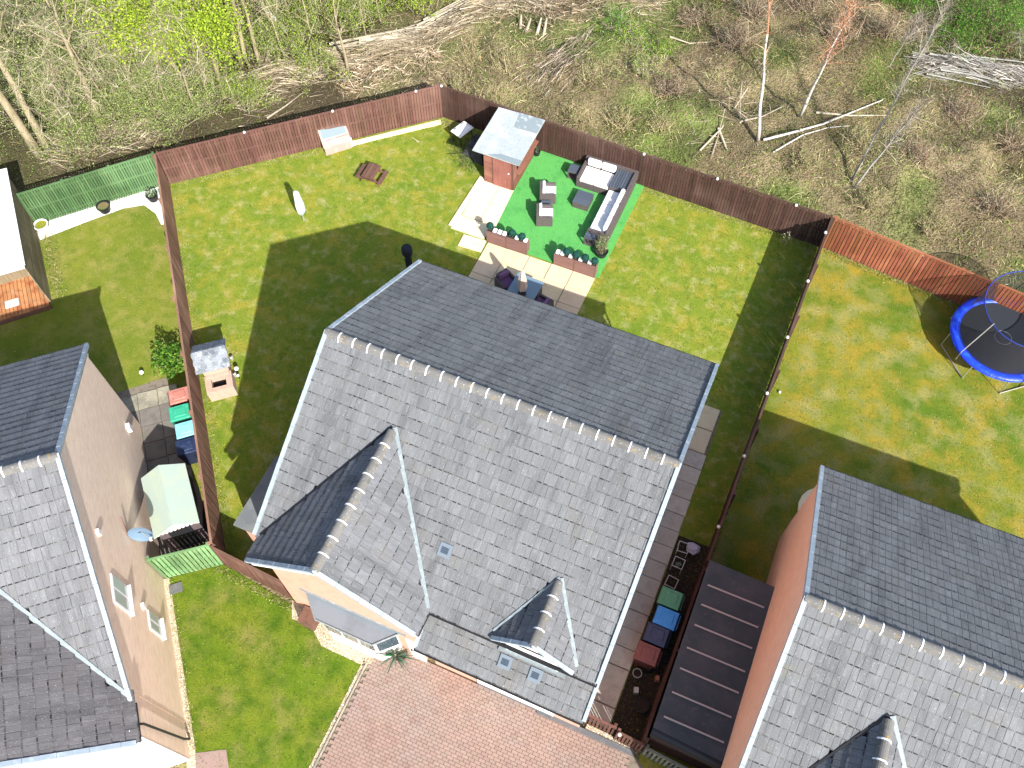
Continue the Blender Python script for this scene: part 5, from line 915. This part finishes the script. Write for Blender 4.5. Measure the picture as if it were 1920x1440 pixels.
for i, (b0, h, r, lb, ln) in enumerate(big):
    cr = None
    if i in (6, 7, 12): cr = (.8, 1.5, 6500, gy, .05)
    elif i in (0, 1, 2, 4, 8, 9): cr = (.8, 1.7, 1500, gl, .04)
    elif i in (11,): cr = (.8, 1.4, 2200, gl, .04)
    tree(b0, None, h, r, lb, crown=cr, lean=ln, branches=9 if i < 13 else 5)
sap_px = [(140, 290), (175, 275), (240, 250), (270, 225), (300, 215), (335, 245), (380, 235), (355, 180), (235, 140), (285, 120), (200, 150), (120, 140), (70, 150), (30, 230), (15, 100), (180, 60), (215, 30), (270, 70), (405, 210), (530, 100), (560, 80), (620, 90), (575, 40), (500, 70), (545, 140), (610, 50), (660, 55), (440, 60), (690, 90), (720, 70)]
for k_, (u, v) in enumerate(sap_px):
    tree((u, v), None, random.uniform(3, 5.5), random.uniform(.03, .06), where('slender pale young tree', u, v), crown=(.6, .9, 900, gl if u < 400 else gy[:2] + gl, .035), lean=(random.uniform(-.8, .5), random.uniform(-.5, .5)), group='slender young trees in the woodland', branches=8, wob=.16)
# lime canopy tree (crown seen above the thicket)
for (u, v, z, nl, lb) in ((300, 70, 4.2, 5000, 'lime green leafy tree crown left part at the top left'), (370, 40, 4.6, 5500, 'lime green leafy tree crown right part at the top left'), (250, 20, 4.4, 3500, 'lime green leafy tree crown touching the top edge')):
    p = G(u, v, z); t = thing('tree', lb, 'tree', (p.x, p.y, gz(p)), 0); tk = MB().tube([(0, 0, -.1), (.1, .05, z * .5), (0, 0, z)], [.11, .09, .04], 7)
    cl = RNG.normal(size=(22, 3)) * np.array([.95, .95, .55]) + np.array([0, 0, z - .3]); 
    for c_ in cl: tk.tube([(0, 0, z * .55), tuple(c_ * .6 + np.array([0, 0, z * .4 * .6])), tuple(c_)], [.035, .02, .008], 4)
    tk.build('trunk', m_bark, t); c = cl[RNG.integers(0, 22, nl)] + RNG.normal(size=(nl, 3)) * .38; V, F, k = leafquads(c, RNG.uniform(.03, .075, nl), .8); npmesh('crown', V, F, m_leaf, parent=t, col=np.repeat(pickcol(nl, gy, None, .25), k, 0))
# two white birches and thin bare trees of the clearing
def poleTree(px_base, px_top, z_top, r, label, mat, mat2=None, tw=60, twc=None, forks=()):
    p = G(*px_base, 0); z0 = gz(p); q_ = G(*px_top, z_top); t = thing('birch_tree' if mat is m_birch else 'bare_tree', label, 'tree', (p.x, p.y, z0)); d = Vector((q_.x - p.x, q_.y - p.y, z_top - z0)); n = 10; pts = [d * (i / n) + Vector((.025 * math.sin(i * 1.7), .025 * math.cos(i * 1.3), 0)) for i in range(n + 1)]; rad = [r * (1 - .7 * i / n) for i in range(n + 1)]
    k = 8 if mat2 else n
    MB().tube(pts[:k + 1], rad[:k + 1], 7).build('trunk', mat, t, smooth=True)
    if mat2: MB().tube(pts[k:], rad[k:], 5).build('upper_stem', mat2, t)
    N = tw; s = RNG.uniform(.45, 1.0, N); P_ = np.array([tuple(d)]); b = s[:, None] * P_; V, F, kk = ribbons(b, np.array([tuple(d.normalized())]) + RNG.normal(size=(N, 3)) * .6, RNG.uniform(.5, 1.3, N), np.full(N, .02), .15, 3)
    M_ = N * 5; ii = RNG.integers(0, N, M_); b2 = b[ii] + RNG.normal(size=(M_, 3)) * .12 + np.array([tuple(d.normalized() * .4)]); V2, F2, k2 = ribbons(b2, np.array([tuple(d.normalized())]) + RNG.normal(size=(M_, 3)) * .8, RNG.uniform(.2, .6, M_), np.full(M_, .012), .2, 3)
    npmesh('twigs', np.vstack([V, V2]), np.vstack([F, F2 + len(V)]), m_twig, parent=t, col=np.repeat(pickcol(N + M_, twc, None, .25), kk, 0), kind='stuff'); return t
ot = [(.42, .20, .11), (.34, .16, .1), (.45, .3, .2)]; gt = [(.25, .22, .17), (.35, .31, .25), (.18, .15, .12)]
poleTree((1412, 292), (1443, 5), 7.2, .085, 'upright white birch trunk behind the dark fence, tan twigs at its top', m_birch, m_orangetwig, 25, ot + gt); poleTree((1486, 255), (1600, 5), 7.0, .075, 'slanting white birch with rusty orange twigs at its top', m_birch, m_orangetwig, 90, ot)
poleTree((1590, 372), (1728, 195), 4.8, .05, 'dark thin bare tree leaning right in the clearing', m_poleg, None, 60, gt); poleTree((1586, 360), (1775, 10), 7.5, .05, 'tall thin bare tree reaching the top right of the clearing', m_poleg, None, 80, gt); poleTree((1650, 160), (1720, 40), 3.2, .03, 'thin bare stem at the edge of the top right thicket', m_poleg, None, 50, gt); poleTree((1830, 145), (1790, 85), 2.4, .03, 'thin forked grey stem above the grey pole pile', m_poleg, None, 10, gt); poleTree((1895, 140), (1912, 70), 2.6, .03, 'thin curved stem at the right edge above the pole pile', m_poleg, None, 10, gt)

# felled logs, poles and brush
def log(pts, r, label, group=None, mat=m_pole, nm='log', z0=.1, n=7, ends=True):
    W_ = []; label = where(label, (pts[0][0] + pts[-1][0]) / 2, (pts[0][1] + pts[-1][1]) / 2) if group else label
    for p in pts:
        g_ = G(p[0], p[1], p[2] if len(p) > 2 else 0); zz = gz(g_) + z0 + (p[2] if len(p) > 2 else 0); W_.append(Vector((g_.x, g_.y, zz)))
    o0 = W_[0].copy(); t = thing(nm, label, 'log', o0, 0, group); loc = [q - o0 for q in W_]; rr_ = [r * (1 - .6 * i / (len(loc) - 1)) for i in range(len(loc))]
    MB().tube(loc, rr_, n, True).build('bark', mat, t, smooth=False)
    if ends: d = (loc[0] - loc[1]).normalized(); MB().tube([loc[0] + d * .002, loc[0] + d * .02], r * .97, n).build('cut_end', m_cut, t)
    return t
log([(1422, 295), (1480, 287), (1530, 270), (1600, 238), (1640, 222)], .055, 'curved pale fallen birch stem right of the upright birch', mat=m_birch); log([(1440, 316), (1490, 295), (1540, 272), (1580, 268)], .035, 'thin pale fallen stem lying below the curved birch stem', mat=m_birch); log([(1519, 244), (1580, 248), (1650, 250)], .05, 'short straight pale pole lying right of the leaning birch')
log([(1308, 302), (1345, 270), (1372, 225), (1395, 190, .3)], .045, 'pale stick propped diagonally left of the upright birch'); log([(1378, 265), (1382, 210, .4), (1385, 175, .9)], .035, 'short upright stick beside the upright birch', z0=.05); log([(1380, 265), (1420, 250), (1455, 238)], .04, 'short pale stick lying left of the upright birch base'); log([(1340, 270), (1358, 302)], .06, 'dark stub of branch left of the birch'); log([(1330, 310), (1340, 280), (1350, 240, .3)], .03, 'thin pale stick leaning over the dark fence behind the sofa', ends=False)
log([(1254, 86), (1290, 96), (1330, 98)], .04, 'pale curved stick beside the mossy mound'); log([(1360, 20), (1390, 35), (1420, 90)], .03, 'thin branch lying at the top of the clearing', mat=m_poleg)
for i in range(11): u0 = 640 + random.uniform(-15, 60); v0 = 108 + random.uniform(-8, 8) + (660 - u0) * .15; u1 = u0 + random.uniform(150, 250); v1 = v0 - (u1 - u0) * random.uniform(.20, .32); log([(u0, v0), ((u0 + u1) / 2, (v0 + v1) / 2 + 4), (u1, v1)], random.uniform(.05, .09), 'long pale cut pole', 'pale cut poles in the long pile', z0=.1 + .06 * (i % 4))
for i in range(10): u0 = 800 + random.uniform(-20, 30); v0 = 72 + random.uniform(-12, 14); u1 = u0 + random.uniform(100, 150); v1 = v0 - (u1 - u0) * random.uniform(.35, .6); log([(u0, v0), ((u0 + u1) / 2, (v0 + v1) / 2 + 5), (u1, v1)], random.uniform(.05, .08), 'long pale cut pole', 'pale cut poles in the long pile', z0=.15 + .07 * (i % 4))
for i in range(5): u0 = 690 + i * 28; log([(u0, 112 - i * 5), (u0 + 90, 95 - i * 6)], .07, 'shorter pale log', 'short logs by the long pile', z0=.1)
for i in range(9): u0 = 910 + random.uniform(0, 120); v0 = random.uniform(8, 45); a = random.uniform(-.25, .15); L = random.uniform(70, 160); log([(u0, v0), (u0 + L / 2, v0 + L / 2 * a - 2), (u0 + L, v0 + L * a)], random.uniform(.04, .06), 'grey brown tangled pole', 'poles in the top centre tangle', z0=.1 + .08 * (i % 3), mat=random.choice([m_pole, m_poleg]))
for i in range(14): u0 = 1745 + random.uniform(-30, 20); v0 = 140 + random.uniform(-10, 35); L = random.uniform(90, 160); a = random.uniform(.05, .32); log([(u0, v0), (u0 + L / 2, v0 + L / 2 * a - 2), (u0 + L, v0 + L * a)], random.uniform(.03, .055), 'grey cut pole', 'grey poles in the right pile', z0=.1 + .06 * (i % 4), mat=m_poleg)
for i in range(9): u0 = 430 + random.uniform(0, 40); v0 = 172 + random.uniform(-8, 14); L = random.uniform(70, 120); log([(u0, v0), (u0 + L / 2, v0 - L * .1), (u0 + L, v0 - L * random.uniform(.2, .35))], random.uniform(.025, .045), 'thin pale pole', 'poles in the brush heap behind the reddish fence', z0=.1 + .08 * (i % 3))
log([(505, 232), (540, 212), (571, 192)], .05, 'single pale pole lying just behind the reddish fence'); log([(735, 70, 0), (670, 35, .6)], .05, 'pale dead branch rising from the pole pile', mat=m_poleg) if False else None
log([(545, 88, 0), (510, 52, .8), (473, 12, 1.5)], .11, 'pale peeling dead trunk leaning left above the brush heap', mat=m_birch); log([(590, 158), (575, 120, .3)], .11, 'short standing dead stump with pale bark behind the brush heap')
for (u, v) in ((985, 92), (1005, 95), (1018, 98), (975, 85)): log([(u, v), (u + random.uniform(2, 10), v - 30, .55)], .09, 'cut coppice trunk', 'coppice stool trunks', z0=-.1)
def brush(a, b_, n, L, spread_w, aj, cols, w_=.02, hgt=.5):
    "tangle of cut twigs lying roughly along the line a-b"
    A = np.array(G(*a)[:2]); B = np.array(G(*b_)[:2]); d0 = B - A; ln = np.linalg.norm(d0); ang = math.atan2(d0[1], d0[0]); t = RNG.random(n); lump = .45 + 1.1 * vnoise(t * ln, t * 0 + a[0], .9)
    q = A + d0 * t[:, None] + RNG.normal(size=(n, 1)) * (lump * spread_w)[:, None] * np.array([[-math.sin(ang), math.cos(ang)]]) + RNG.normal(size=(n, 2)) * .15; off = np.abs((q - A) @ np.array([-math.sin(ang), math.cos(ang)])) / spread_w
    an = ang + (vnoise(q[:, 0], q[:, 1], .7) - .5) * 2.4 * aj + RNG.normal(size=n) * aj * .5; d_ = np.column_stack([np.cos(an), np.sin(an), RNG.normal(size=n) * .22]); LL = RNG.uniform(*L, n); b = np.column_stack([q, wood_h(q[:, 0], q[:, 1]) + RNG.random(n) * hgt * np.exp(-off ** 2) + .03]); b -= d_ * (LL / 2)[:, None]; b[:, 2] = np.maximum(b[:, 2], .05)
    V, F, k = ribbons(b, d_, LL, RNG.uniform(.4, 1.7, n) * w_, .12, 3); return npmesh('brushwood', V, F, m_twig, col=np.repeat(pickcol(n, cols, None, .38), k, 0), kind='stuff')
bc = [(.33, .27, .18), (.24, .185, .12), (.43, .37, .27), (.16, .12, .08)]; gc = [(.34, .32, .29), (.22, .20, .18), (.46, .43, .38), (.14, .12, .1)]
brush((445, 195), (600, 150), 1300, (.3, 1.5), .55, .5, bc); brush((620, 135), (830, 90), 1100, (.4, 1.8), .5, .4, bc); brush((820, 85), (950, 25), 1100, (.5, 1.8), .5, .4, bc); brush((920, 25), (1250, 25), 1700, (.4, 1.5), .7, .7, bc)
brush((1000, 185), (1100, 100), 420, (.5, 1.6), .45, .35, [(.40, .33, .26), (.28, .21, .15)]); brush((1710, 150), (1910, 175), 1100, (.4, 1.5), .45, .5, gc); brush((90, 300), (310, 255), 1300, (.3, 1.2), .5, 1.1, bc); brush((640, 172), (830, 125), 1500, (.2, .8), .7, 1.6, [(.38, .29, .19), (.48, .39, .28), (.26, .19, .12)], .024, .25)
brush((1290, 280), (1400, 200), 110, (.5, 1.5), .8, 1.1, bc); brush((930, 70), (1200, 80), 700, (.2, .7), 1.0, 1.6, [(.46, .36, .24), (.3, .22, .15)], .022, .2)
def ivy(A, B, n, w_, cols, z=(.0, .7)):
    A = np.array(A); B = np.array(B); t = RNG.random((n, 1)); q = A * (1 - t) + B * t; nrm = np.array([-(B - A)[1], (B - A)[0]]); nrm = nrm / np.linalg.norm(nrm); q = q + nrm * (.15 + np.abs(RNG.normal(size=(n, 1))) * w_)
    c = np.column_stack([q, RNG.uniform(*z, n) * vnoise(q[:, 0], q[:, 1], 1.2) * 1.4]); V, F, k = leafquads(c, RNG.uniform(.025, .055, n), .7); npmesh('ivy', V, F, m_leaf, col=np.repeat(pickcol(n, cols, None, .3), k, 0), kind='stuff')
dk = [(.05, .12, .03), (.09, .17, .04), (.13, .2, .06)]
ivy(FL0, FB, 9000, .35, dk); ivy((-27.7, 14.7), FL0, 4000, .3, dk); ivy((2.1, 26.3), (9, 25.5), 3500, .3, [(.06, .19, .05), (.12, .26, .07), (.4, .4, .22)]); ivy(FB, FR0, 2500, .3, [(.14, .2, .06), (.3, .28, .14)])
print('objects', len(SC.objects))
